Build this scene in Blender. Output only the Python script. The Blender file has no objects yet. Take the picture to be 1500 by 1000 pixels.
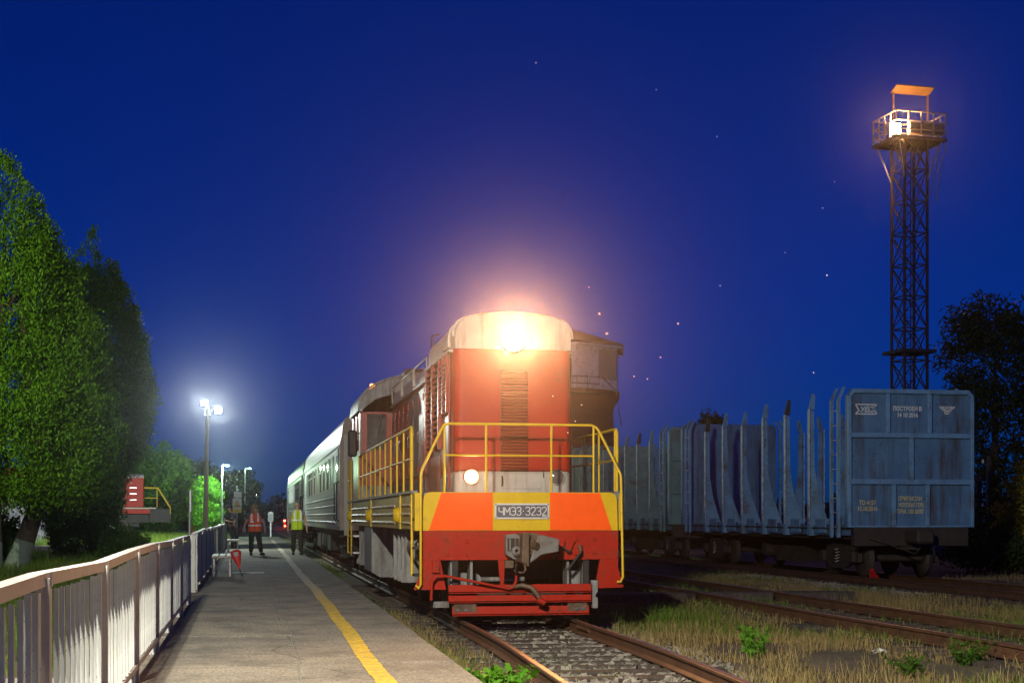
import bpy, bmesh, math, random
import numpy as np
from mathutils import Vector, Matrix, Euler

random.seed(7)
SC = bpy.context.scene
COL = SC.collection
R = math.radians

# ---------------------------------------------------------------- camera, sky, exposure
cam = bpy.data.cameras.new("camera")
cam_o = bpy.data.objects.new("camera", cam)
COL.objects.link(cam_o)
cam.sensor_width = 36
cam.lens = 50
cam.shift_y = 0.1713
cam.clip_start = 0.1
cam.clip_end = 3000
cam_o.location = (0, 0, 1.45)
cam_o.rotation_euler = (R(90), 0, R(-10.5))
SC.camera = cam_o

world = bpy.data.worlds.new("World")
SC.world = world
world.use_nodes = True
wn = world.node_tree
sky = wn.nodes.new("ShaderNodeTexSky")
sky.sky_type = 'NISHITA'
sky.sun_disc = False
sky.sun_elevation = R(9)
sky.sun_rotation = R(200)
sky.ozone_density = 3.0
sky.air_density = 1.0
sky.dust_density = 0.2
tint = wn.nodes.new("ShaderNodeMix")
tint.data_type = 'RGBA'
tint.blend_type = 'MULTIPLY'
tint.inputs[0].default_value = 1.0
tint.inputs[7].default_value = (0.0, 0.145, 1.0, 1)      # tungsten white balance of a blue-hour picture
wn.links.new(sky.outputs[0], tint.inputs[6])
bgn = wn.nodes["Background"]
wn.links.new(tint.outputs[2], bgn.inputs[0])
bgn.inputs[1].default_value = 0.038

vs = SC.view_settings
vs.view_transform = 'Standard'
vs.look = 'None'
vs.gamma = 1
vs.exposure = 0
vs.use_curve_mapping = False
SC.render.engine = 'CYCLES'
SC.cycles.use_denoising = True
SC.cycles.max_bounces = 5
SC.cycles.diffuse_bounces = 2
SC.cycles.glossy_bounces = 3
SC.cycles.transmission_bounces = 4
SC.cycles.sample_clamp_indirect = 2.0
SC.cycles.sample_clamp_direct = 0

# ---------------------------------------------------------------- helpers
def tag(o, label=None, cat=None, group=None, kind=None):
    if label: o['label'] = label
    if cat: o['category'] = cat
    if group: o['group'] = group
    if kind: o['kind'] = kind
    return o

def empty(name, loc=(0, 0, 0), rz=0, label=None, cat=None, group=None, kind=None):
    o = bpy.data.objects.new(name, None)
    o.empty_display_size = 0.1
    COL.objects.link(o)
    o.location = loc
    o.rotation_euler = (0, 0, rz)
    return tag(o, label, cat, group, kind)

def link(name, me, parent=None, loc=None, rot=None):
    o = bpy.data.objects.new(name, me)
    COL.objects.link(o)
    if parent: o.parent = parent
    if loc: o.location = loc
    if rot: o.rotation_euler = rot
    return o

def children(o):
    return [c for c in bpy.data.objects if c.parent is o]

KIDS = {}
def copy_tree(o, parent=None):
    c = o.copy()
    COL.objects.link(c)
    if parent: c.parent = parent
    for ch in list(o.children):
        copy_tree(ch, c)
    return c

class MB:
    """collects solids into one mesh"""
    def __init__(s):
        s.v, s.f, s.sm = [], [], []
    def add(s, verts, faces, smooth=False):
        b = len(s.v)
        s.v += [tuple(p) for p in verts]
        for f in faces:
            s.f.append(tuple(b + i for i in f))
            s.sm.append(smooth)
        return s
    def box(s, c, d, rz=0, ch=0.0, rot=None):
        x, y, z = d[0] / 2, d[1] / 2, d[2] / 2
        m = rot if rot is not None else Matrix.Rotation(rz, 3, 'Z')
        c = Vector(c)
        if ch <= 0:
            vs_ = [(-x, -y, -z), (x, -y, -z), (x, y, -z), (-x, y, -z), (-x, -y, z), (x, -y, z), (x, y, z), (-x, y, z)]
            fs = [(3, 2, 1, 0), (4, 5, 6, 7), (0, 1, 5, 4), (1, 2, 6, 5), (2, 3, 7, 6), (3, 0, 4, 7)]
        else:
            bm = bmesh.new()
            bmesh.ops.create_cube(bm, size=1)
            for v in bm.verts:
                v.co = Vector((v.co.x * d[0], v.co.y * d[1], v.co.z * d[2]))
            bmesh.ops.bevel(bm, geom=bm.edges[:], offset=min(ch, min(d) * 0.45), segments=1, affect='EDGES')
            bm.verts.index_update()
            vs_ = [v.co[:] for v in bm.verts]
            fs = [tuple(v.index for v in f.verts) for f in bm.faces]
            bm.free()
        return s.add([c + m @ Vector(p) for p in vs_], fs)
    def lohi(s, lo, hi, ch=0.0):
        return s.box([(a + b) / 2 for a, b in zip(lo, hi)], [abs(b - a) for a, b in zip(lo, hi)], ch=ch)
    def bar(s, a, b, w, h, up=(0, 0, 1)):
        a, b = Vector(a), Vector(b)
        d = b - a
        t = d.normalized()
        u = Vector(up)
        if abs(t.dot(u)) > 0.98: u = Vector((0, 1, 0))
        x = t.cross(u).normalized()
        z = x.cross(t)
        m = Matrix((x, t, z)).transposed()
        return s.box((a + b) / 2, (w, d.length, h), rot=m)
    def cyl(s, a, b, r0, r1=None, n=12, caps=True):
        a, b = Vector(a), Vector(b)
        r1 = r0 if r1 is None else r1
        t = (b - a).normalized()
        u = Vector((0, 0, 1)) if abs(t.z) < 0.9 else Vector((1, 0, 0))
        x = t.cross(u).normalized()
        y = t.cross(x)
        vs_ = []
        for p, r in ((a, r0), (b, r1)):
            for i in range(n):
                an = 2 * math.pi * i / n
                vs_.append(p + (x * math.cos(an) + y * math.sin(an)) * r)
        s.add(vs_, [(i, (i + 1) % n, n + (i + 1) % n, n + i) for i in range(n)], True)
        if caps:
            s.add(vs_[:n], [tuple(range(n))[::-1]])
            s.add(vs_[n:], [tuple(range(n))])
        return s
    def tube(s, pts, r, n=8, caps=True):
        pts = [Vector(p) for p in pts]
        rr = r if isinstance(r, (list, tuple)) else [r] * len(pts)
        rings = []
        prev = None
        for i, p in enumerate(pts):
            t = (pts[min(i + 1, len(pts) - 1)] - pts[max(i - 1, 0)]).normalized()
            if prev is None:
                u = Vector((0, 0, 1)) if abs(t.z) < 0.9 else Vector((1, 0, 0))
                x = t.cross(u).normalized()
            else:
                x = (prev - t * prev.dot(t)).normalized()
            prev = x
            y = t.cross(x)
            k = 1.0
            if 0 < i < len(pts) - 1:
                c = (pts[i] - pts[i - 1]).normalized().dot((pts[i + 1] - pts[i]).normalized())
                k = 1 / max(0.6, math.sqrt(max(0.05, (1 + c) / 2)))
            rings.append([p + (x * math.cos(2 * math.pi * j / n) + y * math.sin(2 * math.pi * j / n)) * rr[i] for j in range(n)])
        vs_ = [q for ring in rings for q in ring]
        fs = []
        for i in range(len(pts) - 1):
            for j in range(n):
                fs.append((i * n + j, i * n + (j + 1) % n, (i + 1) * n + (j + 1) % n, (i + 1) * n + j))
        s.add(vs_, fs, True)
        if caps:
            s.add(rings[0], [tuple(range(n))[::-1]])
            s.add(rings[-1], [tuple(range(n))])
        return s
    def prism(s, poly, ax, lo, hi):
        """poly: 2-D points; ax 'y': (x,z) extruded along y; 'z': (x,y) along z; 'x': (y,z) along x"""
        n = len(poly)
        def p3(p, t):
            return (p[0], t, p[1]) if ax == 'y' else ((p[0], p[1], t) if ax == 'z' else (t, p[0], p[1]))
        vs_ = [p3(p, lo) for p in poly] + [p3(p, hi) for p in poly]
        fs = [(i, (i + 1) % n, n + (i + 1) % n, n + i) for i in range(n)] + [tuple(range(n))[::-1], tuple(range(n, 2 * n))]
        return s.add(vs_, fs)
    def lathe(s, prof, c=(0, 0, 0), n=24, a0=0.0, a1=2 * math.pi, smooth=True, rot=None):
        m = rot or Matrix.Identity(3)
        full = abs(a1 - a0 - 2 * math.pi) < 1e-6
        k = n if full else n + 1
        vs_ = []
        for r, z in prof:
            for i in range(k):
                a = a0 + (a1 - a0) * i / n
                vs_.append(Vector(c) + m @ Vector((r * math.cos(a), r * math.sin(a), z)))
        fs = []
        for j in range(len(prof) - 1):
            for i in range(n):
                i2 = (i + 1) % k
                fs.append((j * k + i, j * k + i2, (j + 1) * k + i2, (j + 1) * k + i))
        return s.add(vs_, fs, smooth)
    def mesh(s, name, mat):
        me = bpy.data.meshes.new(name)
        me.from_pydata(s.v, [], s.f)
        bm = bmesh.new()
        bm.from_mesh(me)
        bmesh.ops.recalc_face_normals(bm, faces=bm.faces)
        bm.to_mesh(me)
        bm.free()
        me.polygons.foreach_set('use_smooth', s.sm)
        if mat: me.materials.append(mat)
        return me
    def build(s, name, mat, parent=None, loc=None, rot=None, bevel=0, label=None):
        o = link(name, s.mesh(name, mat), parent, loc, rot)
        if bevel:
            b = o.modifiers.new("bevel", 'BEVEL')
            b.width = bevel
            b.segments = 2
            b.limit_method = 'ANGLE'
            b.angle_limit = R(40)
        if label: o['label'] = label
        return o

def np_mesh(name, verts, quads=None, tris=None, mat=None, smooth=False):
    me = bpy.data.meshes.new(name)
    nq = 0 if quads is None else len(quads)
    nt_ = 0 if tris is None else len(tris)
    me.vertices.add(len(verts))
    me.vertices.foreach_set('co', np.asarray(verts, np.float32).ravel())
    loops = []
    if nq: loops.append(np.asarray(quads, np.int32).ravel())
    if nt_: loops.append(np.asarray(tris, np.int32).ravel())
    loops = np.concatenate(loops)
    me.loops.add(len(loops))
    me.loops.foreach_set('vertex_index', loops)
    st = np.concatenate([np.arange(nq) * 4, nq * 4 + np.arange(nt_) * 3]).astype(np.int32)
    me.polygons.add(nq + nt_)
    me.polygons.foreach_set('loop_start', st)
    me.polygons.foreach_set('use_smooth', np.full(nq + nt_, smooth))
    me.update(calc_edges=True)
    if mat: me.materials.append(mat)
    return me

def text_mesh(body, size, mat, ex=0.002, sx=1.0, name="lettering", align='CENTER', off=0.0):
    cu = bpy.data.curves.new(name, 'FONT')
    cu.body = body
    cu.size = size
    cu.extrude = ex
    cu.align_x = align
    cu.align_y = 'CENTER'
    cu.resolution_u = 3
    cu.offset = off
    t = bpy.data.objects.new(name, cu)
    COL.objects.link(t)
    bpy.context.view_layer.update()
    me = bpy.data.meshes.new_from_object(t.evaluated_get(bpy.context.evaluated_depsgraph_get()))
    bpy.data.objects.remove(t)
    for v in me.vertices: v.co.x *= sx
    me.materials.clear()
    me.materials.append(mat)
    me.name = name
    return me

def strokes(paths, w, y, ex=0.003):
    """flat pen strokes in the XZ plane at depth y"""
    b = MB()
    for p in paths:
        for a, c in zip(p[:-1], p[1:]):
            b.bar((a[0], y, a[1]), (c[0], y, c[1]), ex, w, up=Vector((c[0] - a[0], 0, c[1] - a[1])).cross(Vector((0, 1, 0))))
    return b

# ---------------------------------------------------------------- materials
MATS = {}
def M(name, col, rough=0.6, metal=0.0, var=0.18, scale=5.0, dirt=None, amt=0.45, dscale=3.0, streak=False,
      bump=0.0, bscale=60.0, coat=0.0, fine=0.0, rvar=0.15, spec=0.4):
    m = bpy.data.materials.new(name)
    m.use_nodes = True
    nt = m.node_tree
    N, L = nt.nodes, nt.links
    p = N["Principled BSDF"]
    tc = N.new("ShaderNodeTexCoord")
    n1 = N.new("ShaderNodeTexNoise")
    n1.inputs["Scale"].default_value = scale
    n1.inputs["Detail"].default_value = 6
    n1.inputs["Roughness"].default_value = 0.65
    L.new(tc.outputs["Object"], n1.inputs["Vector"])
    mx = N.new("ShaderNodeMix"); mx.data_type = 'RGBA'
    lo = [max(0, c * (1 - var)) for c in col[:3]]
    hi = [min(1, c * (1 + var)) for c in col[:3]]
    mx.inputs[6].default_value = (*lo, 1); mx.inputs[7].default_value = (*hi, 1)
    rp = N.new("ShaderNodeMapRange")
    rp.inputs[1].default_value = 0.3; rp.inputs[2].default_value = 0.7
    L.new(n1.outputs[0], rp.inputs[0]); L.new(rp.outputs[0], mx.inputs[0])
    out = mx.outputs[2]
    if fine:
        n3 = N.new("ShaderNodeTexNoise"); n3.inputs["Scale"].default_value = bscale * 2; n3.inputs["Detail"].default_value = 3
        L.new(tc.outputs["Object"], n3.inputs["Vector"])
        r3 = N.new("ShaderNodeMapRange"); r3.inputs[1].default_value = 0.3; r3.inputs[2].default_value = 0.7
        r3.inputs[3].default_value = 1 - fine; r3.inputs[4].default_value = 1 + fine
        L.new(n3.outputs[0], r3.inputs[0])
        m3 = N.new("ShaderNodeMix"); m3.data_type = 'RGBA'; m3.blend_type = 'MULTIPLY'; m3.inputs[0].default_value = 1
        L.new(out, m3.inputs[6]); L.new(r3.outputs[0], m3.inputs[7]); out = m3.outputs[2]
    rough_src = None
    if dirt is not None:
        n2 = N.new("ShaderNodeTexNoise"); n2.inputs["Scale"].default_value = dscale; n2.inputs["Detail"].default_value = 8
        n2.inputs["Roughness"].default_value = 0.7
        if streak:
            mp = N.new("ShaderNodeMapping"); mp.inputs["Scale"].default_value = (3, 3, 0.35)
            L.new(tc.outputs["Object"], mp.inputs[0]); L.new(mp.outputs[0], n2.inputs["Vector"])
        else:
            L.new(tc.outputs["Object"], n2.inputs["Vector"])
        r2 = N.new("ShaderNodeMapRange"); r2.inputs[1].default_value = 0.62 - amt * 0.25; r2.inputs[2].default_value = 0.78 - amt * 0.2
        r2.inputs[4].default_value = 0.85
        L.new(n2.outputs[0], r2.inputs[0])
        m2 = N.new("ShaderNodeMix"); m2.data_type = 'RGBA'; m2.inputs[7].default_value = (*dirt[:3], 1)
        L.new(r2.outputs[0], m2.inputs[0]); L.new(out, m2.inputs[6]); out = m2.outputs[2]
    L.new(out, p.inputs["Base Color"])
    rr = N.new("ShaderNodeMapRange"); rr.inputs[3].default_value = max(0.02, rough - rvar); rr.inputs[4].default_value = min(1, rough + rvar)
    L.new(n1.outputs[0], rr.inputs[0]); L.new(rr.outputs[0], p.inputs["Roughness"])
    p.inputs["Metallic"].default_value = metal
    p.inputs["Specular IOR Level"].default_value = spec
    if coat: p.inputs["Coat Weight"].default_value = coat
    if bump:
        nb = N.new("ShaderNodeTexNoise"); nb.inputs["Scale"].default_value = bscale; nb.inputs["Detail"].default_value = 5
        L.new(tc.outputs["Object"], nb.inputs["Vector"])
        bp = N.new("ShaderNodeBump"); bp.inputs["Strength"].default_value = bump; bp.inputs["Distance"].default_value = 0.02
        L.new(nb.outputs[0], bp.inputs["Height"]); L.new(bp.outputs[0], p.inputs["Normal"])
    MATS[name] = m
    return m

def emit(name, col, strength):
    m = bpy.data.materials.new(name)
    m.use_nodes = True
    nt = m.node_tree
    p = nt.nodes["Principled BSDF"]
    p.inputs["Base Color"].default_value = (0.8, 0.8, 0.8, 1)
    p.inputs["Emission Color"].default_value = (*col, 1)
    p.inputs["Emission Strength"].default_value = strength
    MATS[name] = m
    return m

def leaf_mat(name, c0, c1, trans=0.25, rough=0.55):
    m = bpy.data.materials.new(name)
    m.use_nodes = True
    nt = m.node_tree; N, L = nt.nodes, nt.links
    p = N["Principled BSDF"]
    g = N.new("ShaderNodeNewGeometry")
    tc = N.new("ShaderNodeTexCoord")
    n1 = N.new("ShaderNodeTexNoise"); n1.inputs["Scale"].default_value = 0.9
    L.new(tc.outputs["Object"], n1.inputs["Vector"])
    a = N.new("ShaderNodeMath"); a.operation = 'ADD'
    L.new(g.outputs["Random Per Island"], a.inputs[0]); L.new(n1.outputs[0], a.inputs[1])
    h = N.new("ShaderNodeMath"); h.operation = 'MULTIPLY'; h.inputs[1].default_value = 0.5
    L.new(a.outputs[0], h.inputs[0])
    mx = N.new("ShaderNodeMix"); mx.data_type = 'RGBA'
    mx.inputs[6].default_value = (*c0, 1); mx.inputs[7].default_value = (*c1, 1)
    L.new(h.outputs[0], mx.inputs[0])
    L.new(mx.outputs[2], p.inputs["Base Color"])
    p.inputs["Roughness"].default_value = rough
    p.inputs["Specular IOR Level"].default_value = 0.12
    if trans:
        t = N.new("ShaderNodeBsdfTranslucent"); L.new(mx.outputs[2], t.inputs[0])
        ms = N.new("ShaderNodeMixShader"); ms.inputs[0].default_value = trans
        L.new(p.outputs[0], ms.inputs[1]); L.new(t.outputs[0], ms.inputs[2])
        L.new(ms.outputs[0], N["Material Output"].inputs[0])
    MATS[name] = m
    return m

def add_chips(m, col=(.09, .035, .018), scale=26, thr=.69, big=3.0):
    """small chipped spots gathered in patches"""
    nt = m.node_tree; N, L = nt.nodes, nt.links
    p = N["Principled BSDF"]; src = p.inputs["Base Color"].links[0].from_socket
    tc = N.new("ShaderNodeTexCoord")
    a = N.new("ShaderNodeTexNoise"); a.inputs["Scale"].default_value = scale; a.inputs["Detail"].default_value = 3
    b = N.new("ShaderNodeTexNoise"); b.inputs["Scale"].default_value = big; b.inputs["Detail"].default_value = 2
    L.new(tc.outputs["Object"], a.inputs["Vector"]); L.new(tc.outputs["Object"], b.inputs["Vector"])
    s_ = N.new("ShaderNodeMath"); s_.operation = 'MULTIPLY_ADD'; s_.inputs[1].default_value = .45; L.new(b.outputs[0], s_.inputs[0]); L.new(a.outputs[0], s_.inputs[2])
    r = N.new("ShaderNodeMapRange"); r.inputs[1].default_value = thr + .18; r.inputs[2].default_value = thr + .23; r.inputs[4].default_value = .8
    L.new(s_.outputs[0], r.inputs[0])
    mx = N.new("ShaderNodeMix"); mx.data_type = 'RGBA'; mx.inputs[7].default_value = (*col, 1)
    L.new(r.outputs[0], mx.inputs[0]); L.new(src, mx.inputs[6]); L.new(mx.outputs[2], p.inputs["Base Color"])

rust = (0.10, 0.045, 0.02)
mud = (0.09, 0.07, 0.05)
asphalt = M("asphalt", (0.215, 0.187, 0.146), 0.85, var=0.3, scale=1.3, dirt=(0.085, 0.078, 0.066), amt=0.6, dscale=1.6, bump=0.8, bscale=20, fine=0.55)
def add_cracks(m, scale=0.55, width=0.012, depth=.55):
    nt = m.node_tree; N, L = nt.nodes, nt.links
    p = N["Principled BSDF"]; src = p.inputs["Base Color"].links[0].from_socket
    tc = N.new("ShaderNodeTexCoord")
    nz = N.new("ShaderNodeTexNoise"); nz.inputs["Scale"].default_value = 2.2; nz.inputs["Detail"].default_value = 6
    L.new(tc.outputs["Object"], nz.inputs["Vector"])
    mv = N.new("ShaderNodeMix"); mv.data_type = 'VECTOR'; mv.inputs[0].default_value = .22
    L.new(tc.outputs["Object"], mv.inputs[4]); L.new(nz.outputs["Color"], mv.inputs[5])
    vo = N.new("ShaderNodeTexVoronoi"); vo.feature = 'DISTANCE_TO_EDGE'; vo.inputs["Scale"].default_value = scale
    L.new(mv.outputs[1], vo.inputs["Vector"])
    g2 = N.new("ShaderNodeTexNoise"); g2.inputs["Scale"].default_value = .7
    L.new(tc.outputs["Object"], g2.inputs["Vector"])
    gm = N.new("ShaderNodeMapRange"); gm.inputs[1].default_value = .5; gm.inputs[2].default_value = .56; L.new(g2.outputs[0], gm.inputs[0])
    mr = N.new("ShaderNodeMapRange"); mr.inputs[1].default_value = 0; mr.inputs[2].default_value = width; mr.inputs[3].default_value = depth; mr.inputs[4].default_value = 0
    L.new(vo.outputs["Distance"], mr.inputs[0])
    mu = N.new("ShaderNodeMath"); mu.operation = 'MULTIPLY'; L.new(mr.outputs[0], mu.inputs[0]); L.new(gm.outputs[0], mu.inputs[1])
    mx = N.new("ShaderNodeMix"); mx.data_type = 'RGBA'; mx.inputs[7].default_value = (.03, .027, .02, 1)
    L.new(mu.outputs[0], mx.inputs[0]); L.new(src, mx.inputs[6]); L.new(mx.outputs[2], p.inputs["Base Color"])
add_cracks(asphalt)
concrete = M("concrete", (0.30, 0.28, 0.25), 0.85, var=0.2, scale=3, dirt=(0.14, 0.13, 0.11), bump=0.3, bscale=40, fine=0.15)
soil = M("soil", (0.115, 0.088, 0.058), 0.95, var=0.4, scale=0.8, dirt=(0.05, 0.05, 0.02), amt=0.6, dscale=0.5, bump=0.9, bscale=14, fine=0.35)
yellow_line_m = M("worn_yellow_paint", (0.62, 0.40, 0.02), 0.75, var=0.18, scale=4, dirt=(0.16, 0.14, 0.10), amt=0.62, dscale=11, bump=0.4, bscale=60, fine=0.25)
def fade_line(m):
    nt = m.node_tree; N, L = nt.nodes, nt.links
    p = N["Principled BSDF"]; src = p.inputs["Base Color"].links[0].from_socket
    tc = N.new("ShaderNodeTexCoord"); sp = N.new("ShaderNodeSeparateXYZ"); L.new(tc.outputs["Object"], sp.inputs[0])
    nz = N.new("ShaderNodeTexNoise"); nz.inputs["Scale"].default_value = .8; L.new(tc.outputs["Object"], nz.inputs["Vector"])
    ad = N.new("ShaderNodeMath"); ad.operation = 'MULTIPLY_ADD'; ad.inputs[1].default_value = 8; L.new(nz.outputs[0], ad.inputs[0]); L.new(sp.outputs[1], ad.inputs[2])
    mr = N.new("ShaderNodeMapRange"); mr.inputs[1].default_value = 24; mr.inputs[2].default_value = 34; mr.inputs[4].default_value = .88; L.new(ad.outputs[0], mr.inputs[0])
    mx = N.new("ShaderNodeMix"); mx.data_type = 'RGBA'; mx.inputs[7].default_value = (.46, .42, .33, 1)
    L.new(mr.outputs[0], mx.inputs[0]); L.new(src, mx.inputs[6]); L.new(mx.outputs[2], p.inputs["Base Color"])
fade_line(yellow_line_m)
white_line_m = M("worn_white_paint", (0.72, 0.70, 0.64), 0.7, dirt=(0.3, 0.27, 0.22), amt=0.3, dscale=8)
rail_m = M("rusty_rail", (0.13, 0.065, 0.035), 0.6, 0.35, var=0.3, scale=8, dirt=(0.07, 0.04, 0.025), bump=0.15, bscale=50)
rail_top_m = M("rail_head_steel", (0.36, 0.20, 0.13), 0.38, 0.7, var=0.3, scale=5)
sleeper_m = M("tarred_timber", (0.055, 0.042, 0.034), 0.8, var=0.35, scale=6, dirt=(0.12, 0.10, 0.08), bump=0.6, bscale=30, streak=True)
stone_m = leaf_mat("ballast_stone", (0.09, 0.078, 0.062), (0.42, 0.38, 0.32), 0, 0.85)
loco_red = M("loco_red", (0.37, 0.015, 0.004), 0.5, spec=0.22, var=0.12, scale=2.5, dirt=(0.30, 0.03, 0.015), amt=0.25, dscale=2, bump=0.14, bscale=2.2)
loco_red2 = M("loco_dull_red", (0.30, 0.030, 0.018), 0.35, var=0.2, scale=3, dirt=(0.14, 0.07, 0.055), amt=0.6, dscale=2, streak=True, bump=0.06, bscale=4)
bumper_red = M("bumper_red", (0.36, 0.015, 0.004), 0.55, spec=0.2, var=0.14, scale=4, dirt=(0.20, 0.03, 0.015), amt=0.5, dscale=4, fine=0.08, bump=0.16, bscale=9)
loco_yellow = M("loco_yellow", (0.62, 0.40, 0.006), 0.42, var=0.1, scale=4, dirt=(0.42, 0.26, 0.03), amt=0.3, dscale=6)
sill_yellow = M("sill_dull_yellow", (0.40, 0.29, 0.06), 0.40, var=0.25, scale=5, dirt=(0.18, 0.14, 0.09), amt=0.6, dscale=3, streak=True)
orange_m = M("orange_reflective", (0.95, 0.10, 0.003), 0.6, spec=0.2, var=0.05, scale=6, rvar=0.05, dirt=(0.80, 0.10, 0.02), amt=0.2)
loco_grey = M("loco_cream_grey", (0.42, 0.38, 0.33), 0.45, var=0.12, scale=3, dirt=(0.25, 0.20, 0.15), amt=0.45, dscale=3, streak=True)
under_grey = M("underframe_grey", (0.22, 0.22, 0.21), 0.5, var=0.25, scale=4, dirt=(0.07, 0.055, 0.045), amt=0.7, dscale=3, streak=True)
dark_metal = M("dark_metal", (0.028, 0.026, 0.025), 0.6, 0.3, var=0.4, scale=5, dirt=(0.06, 0.04, 0.03), amt=0.5)
steel_m = M("worn_steel", (0.45, 0.45, 0.46), 0.35, 0.9, var=0.2)
coupler_m = M("coupler_cast_steel", (0.13, 0.085, 0.055), 0.6, 0.3, var=0.35, scale=9, dirt=(0.07, 0.04, 0.025), bump=0.35, bscale=30)
coupler_grey = M("coupler_grey_paint", (0.17, 0.16, 0.145), 0.6, 0.1, var=0.2, scale=8, dirt=(0.11, 0.075, 0.05), bump=0.2, bscale=30)
louvre_m = M("dusty_red_louvre", (0.27, 0.036, 0.018), 0.55, var=0.15, scale=2, dirt=(0.20, 0.06, 0.035), amt=0.3)
rubber = M("rubber", (0.02, 0.02, 0.02), 0.7)
plate_m = M("plate_grey_blue", (0.10, 0.10, 0.125), 0.5, var=0.15)
plate_white = M("plate_white_metal", (0.62, 0.60, 0.56), 0.4, var=0.1)
glass_dark = M("window_glass", (0.035, 0.04, 0.045), 0.08, rvar=0.04, var=0.3)
coach_m = M("coach_pale_grey", (0.27, 0.30, 0.27), 0.42, var=0.1, scale=2, dirt=(0.30, 0.30, 0.26), amt=0.4, dscale=1.5, streak=True, bump=0.03, bscale=3)
coach_end = M("coach_end_grey", (0.26, 0.20, 0.16), 0.6, var=0.2, scale=3)
roof_grey = M("coach_roof", (0.26, 0.28, 0.26), 0.42, var=0.15, scale=2)
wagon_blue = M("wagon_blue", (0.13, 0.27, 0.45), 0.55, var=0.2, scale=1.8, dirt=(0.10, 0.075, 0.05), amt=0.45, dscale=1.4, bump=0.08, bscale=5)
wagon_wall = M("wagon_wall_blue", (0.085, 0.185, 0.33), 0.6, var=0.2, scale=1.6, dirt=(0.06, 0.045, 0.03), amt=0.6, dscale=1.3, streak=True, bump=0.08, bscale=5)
wagon_green = M("wagon_green_blue", (0.13, 0.28, 0.30), 0.55, var=0.2, scale=1.8, dirt=(0.10, 0.08, 0.05), amt=0.45, dscale=1.4)
wagon_edge = M("stake_pale_steel", (0.55, 0.54, 0.52), 0.55, 0.2, var=0.35, scale=9, dirt=(0.15, 0.09, 0.05), amt=0.6, dscale=6)  # paler steel for the stakes' near edges, rungs and some springs
wagon_under = M("wagon_underframe", (0.045, 0.036, 0.030), 0.7, 0.2, var=0.3, dirt=(0.06, 0.035, 0.02))
letter_white = M("stencil_white", (0.70, 0.70, 0.66), 0.6, var=0.1, dirt=(0.35, 0.36, 0.36), amt=0.35, dscale=12)
letter_yellow = M("stencil_yellow", (0.55, 0.48, 0.22), 0.6, var=0.15, dirt=(0.28, 0.25, 0.16), amt=0.4, dscale=12)
picket_m = M("fence_white_paint", (0.46, 0.47, 0.45), 0.55, var=0.12, scale=8, dirt=(0.34, 0.30, 0.22), amt=0.35, dscale=6, streak=True)
fence_brown = M("fence_pinkish_brown", (0.46, 0.40, 0.37), 0.55, var=0.15, scale=6, dirt=(0.24, 0.15, 0.11), amt=0.4)
fence_blue = M("fence_slate_grey", (0.22, 0.22, 0.30), 0.6, var=0.15, scale=5, dirt=(0.15, 0.14, 0.18), amt=0.4)
wood_pole = M("weathered_concrete_pole", (0.30, 0.24, 0.18), 0.8, var=0.2, scale=3, bump=0.2, bscale=20)
metal_pole = M("galvanised_pole", (0.42, 0.43, 0.42), 0.45, 0.4, var=0.1)
bark = M("bark", (0.062, 0.045, 0.035), 0.9, var=0.35, scale=5, streak=True, dirt=(0.03, 0.024, 0.02), bump=0.9, bscale=12)
lime = M("lime_wash", (0.15, 0.21, 0.175), 0.9, var=0.2, scale=5, dirt=(0.16, 0.15, 0.13), amt=0.6, dscale=4, streak=True, bump=0.6, bscale=12)
brick_m = M("tower_brick", (0.17, 0.055, 0.032), 0.9, var=0.25, scale=3, dirt=(0.10, 0.06, 0.045), amt=0.5, bump=0.3, bscale=10)
tower_white = M("tower_white_boards", (0.85, 0.82, 0.84), 0.7, var=0.08, scale=2, dirt=(0.40, 0.37, 0.36), amt=0.4)
tower_panel = M("tower_beige_panel", (0.38, 0.36, 0.29), 0.7, var=0.08)
roof_brown = M("tower_roof_brown", (0.085, 0.058, 0.05), 0.8, var=0.2, scale=3)
mast_m = M("mast_rusty_steel", (0.10, 0.065, 0.05), 0.6, 0.3, var=0.3, scale=4)
mast_pale = M("mast_pale_rail", (0.42, 0.36, 0.28), 0.5, 0.2, var=0.3, scale=4)
skin = M("skin", (0.42, 0.24, 0.17), 0.55, var=0.06)
hair_blond = M("hair_light_brown", (0.24, 0.15, 0.07), 0.6, var=0.2)
hair_grey = M("hair_grey", (0.16, 0.12, 0.10), 0.6)
cloth_dark = M("cloth_black", (0.018, 0.016, 0.017), 0.85)
cloth_navy = M("cloth_navy", (0.018, 0.018, 0.032), 0.85)
cloth_shirt = M("cloth_pale_shirt", (0.30, 0.30, 0.36), 0.8)
vest_orange = M("vest_orange", (0.80, 0.085, 0.012), 0.7, var=0.12)
vest_lime = M("vest_lime", (0.42, 0.62, 0.015), 0.7, var=0.12)
reflect = M("reflective_tape", (0.78, 0.78, 0.78), 0.4, var=0.05)
red_plastic = M("red_plastic", (0.50, 0.015, 0.012), 0.4, var=0.1)
sign_white = M("sign_white", (0.5, 0.5, 0.47), 0.5, var=0.05)
sign_yellow = M("sign_yellow", (0.62, 0.42, 0.05), 0.5, var=0.05)
bench_m = M("bench_pale_wood", (0.48, 0.44, 0.38), 0.6, var=0.2, streak=True, dirt=(0.25, 0.21, 0.17))
plaster = M("white_plaster", (0.16, 0.155, 0.18), 0.9, var=0.12, scale=2, dirt=(0.35, 0.33, 0.32))
grass_dry = leaf_mat("dry_grass_blade", (0.15, 0.125, 0.033), (0.50, 0.37, 0.165), 0.3, 0.7)
grass_green = leaf_mat("green_grass_blade", (0.045, 0.10, 0.009), (0.19, 0.28, 0.04), 0.3, 0.6)
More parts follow.
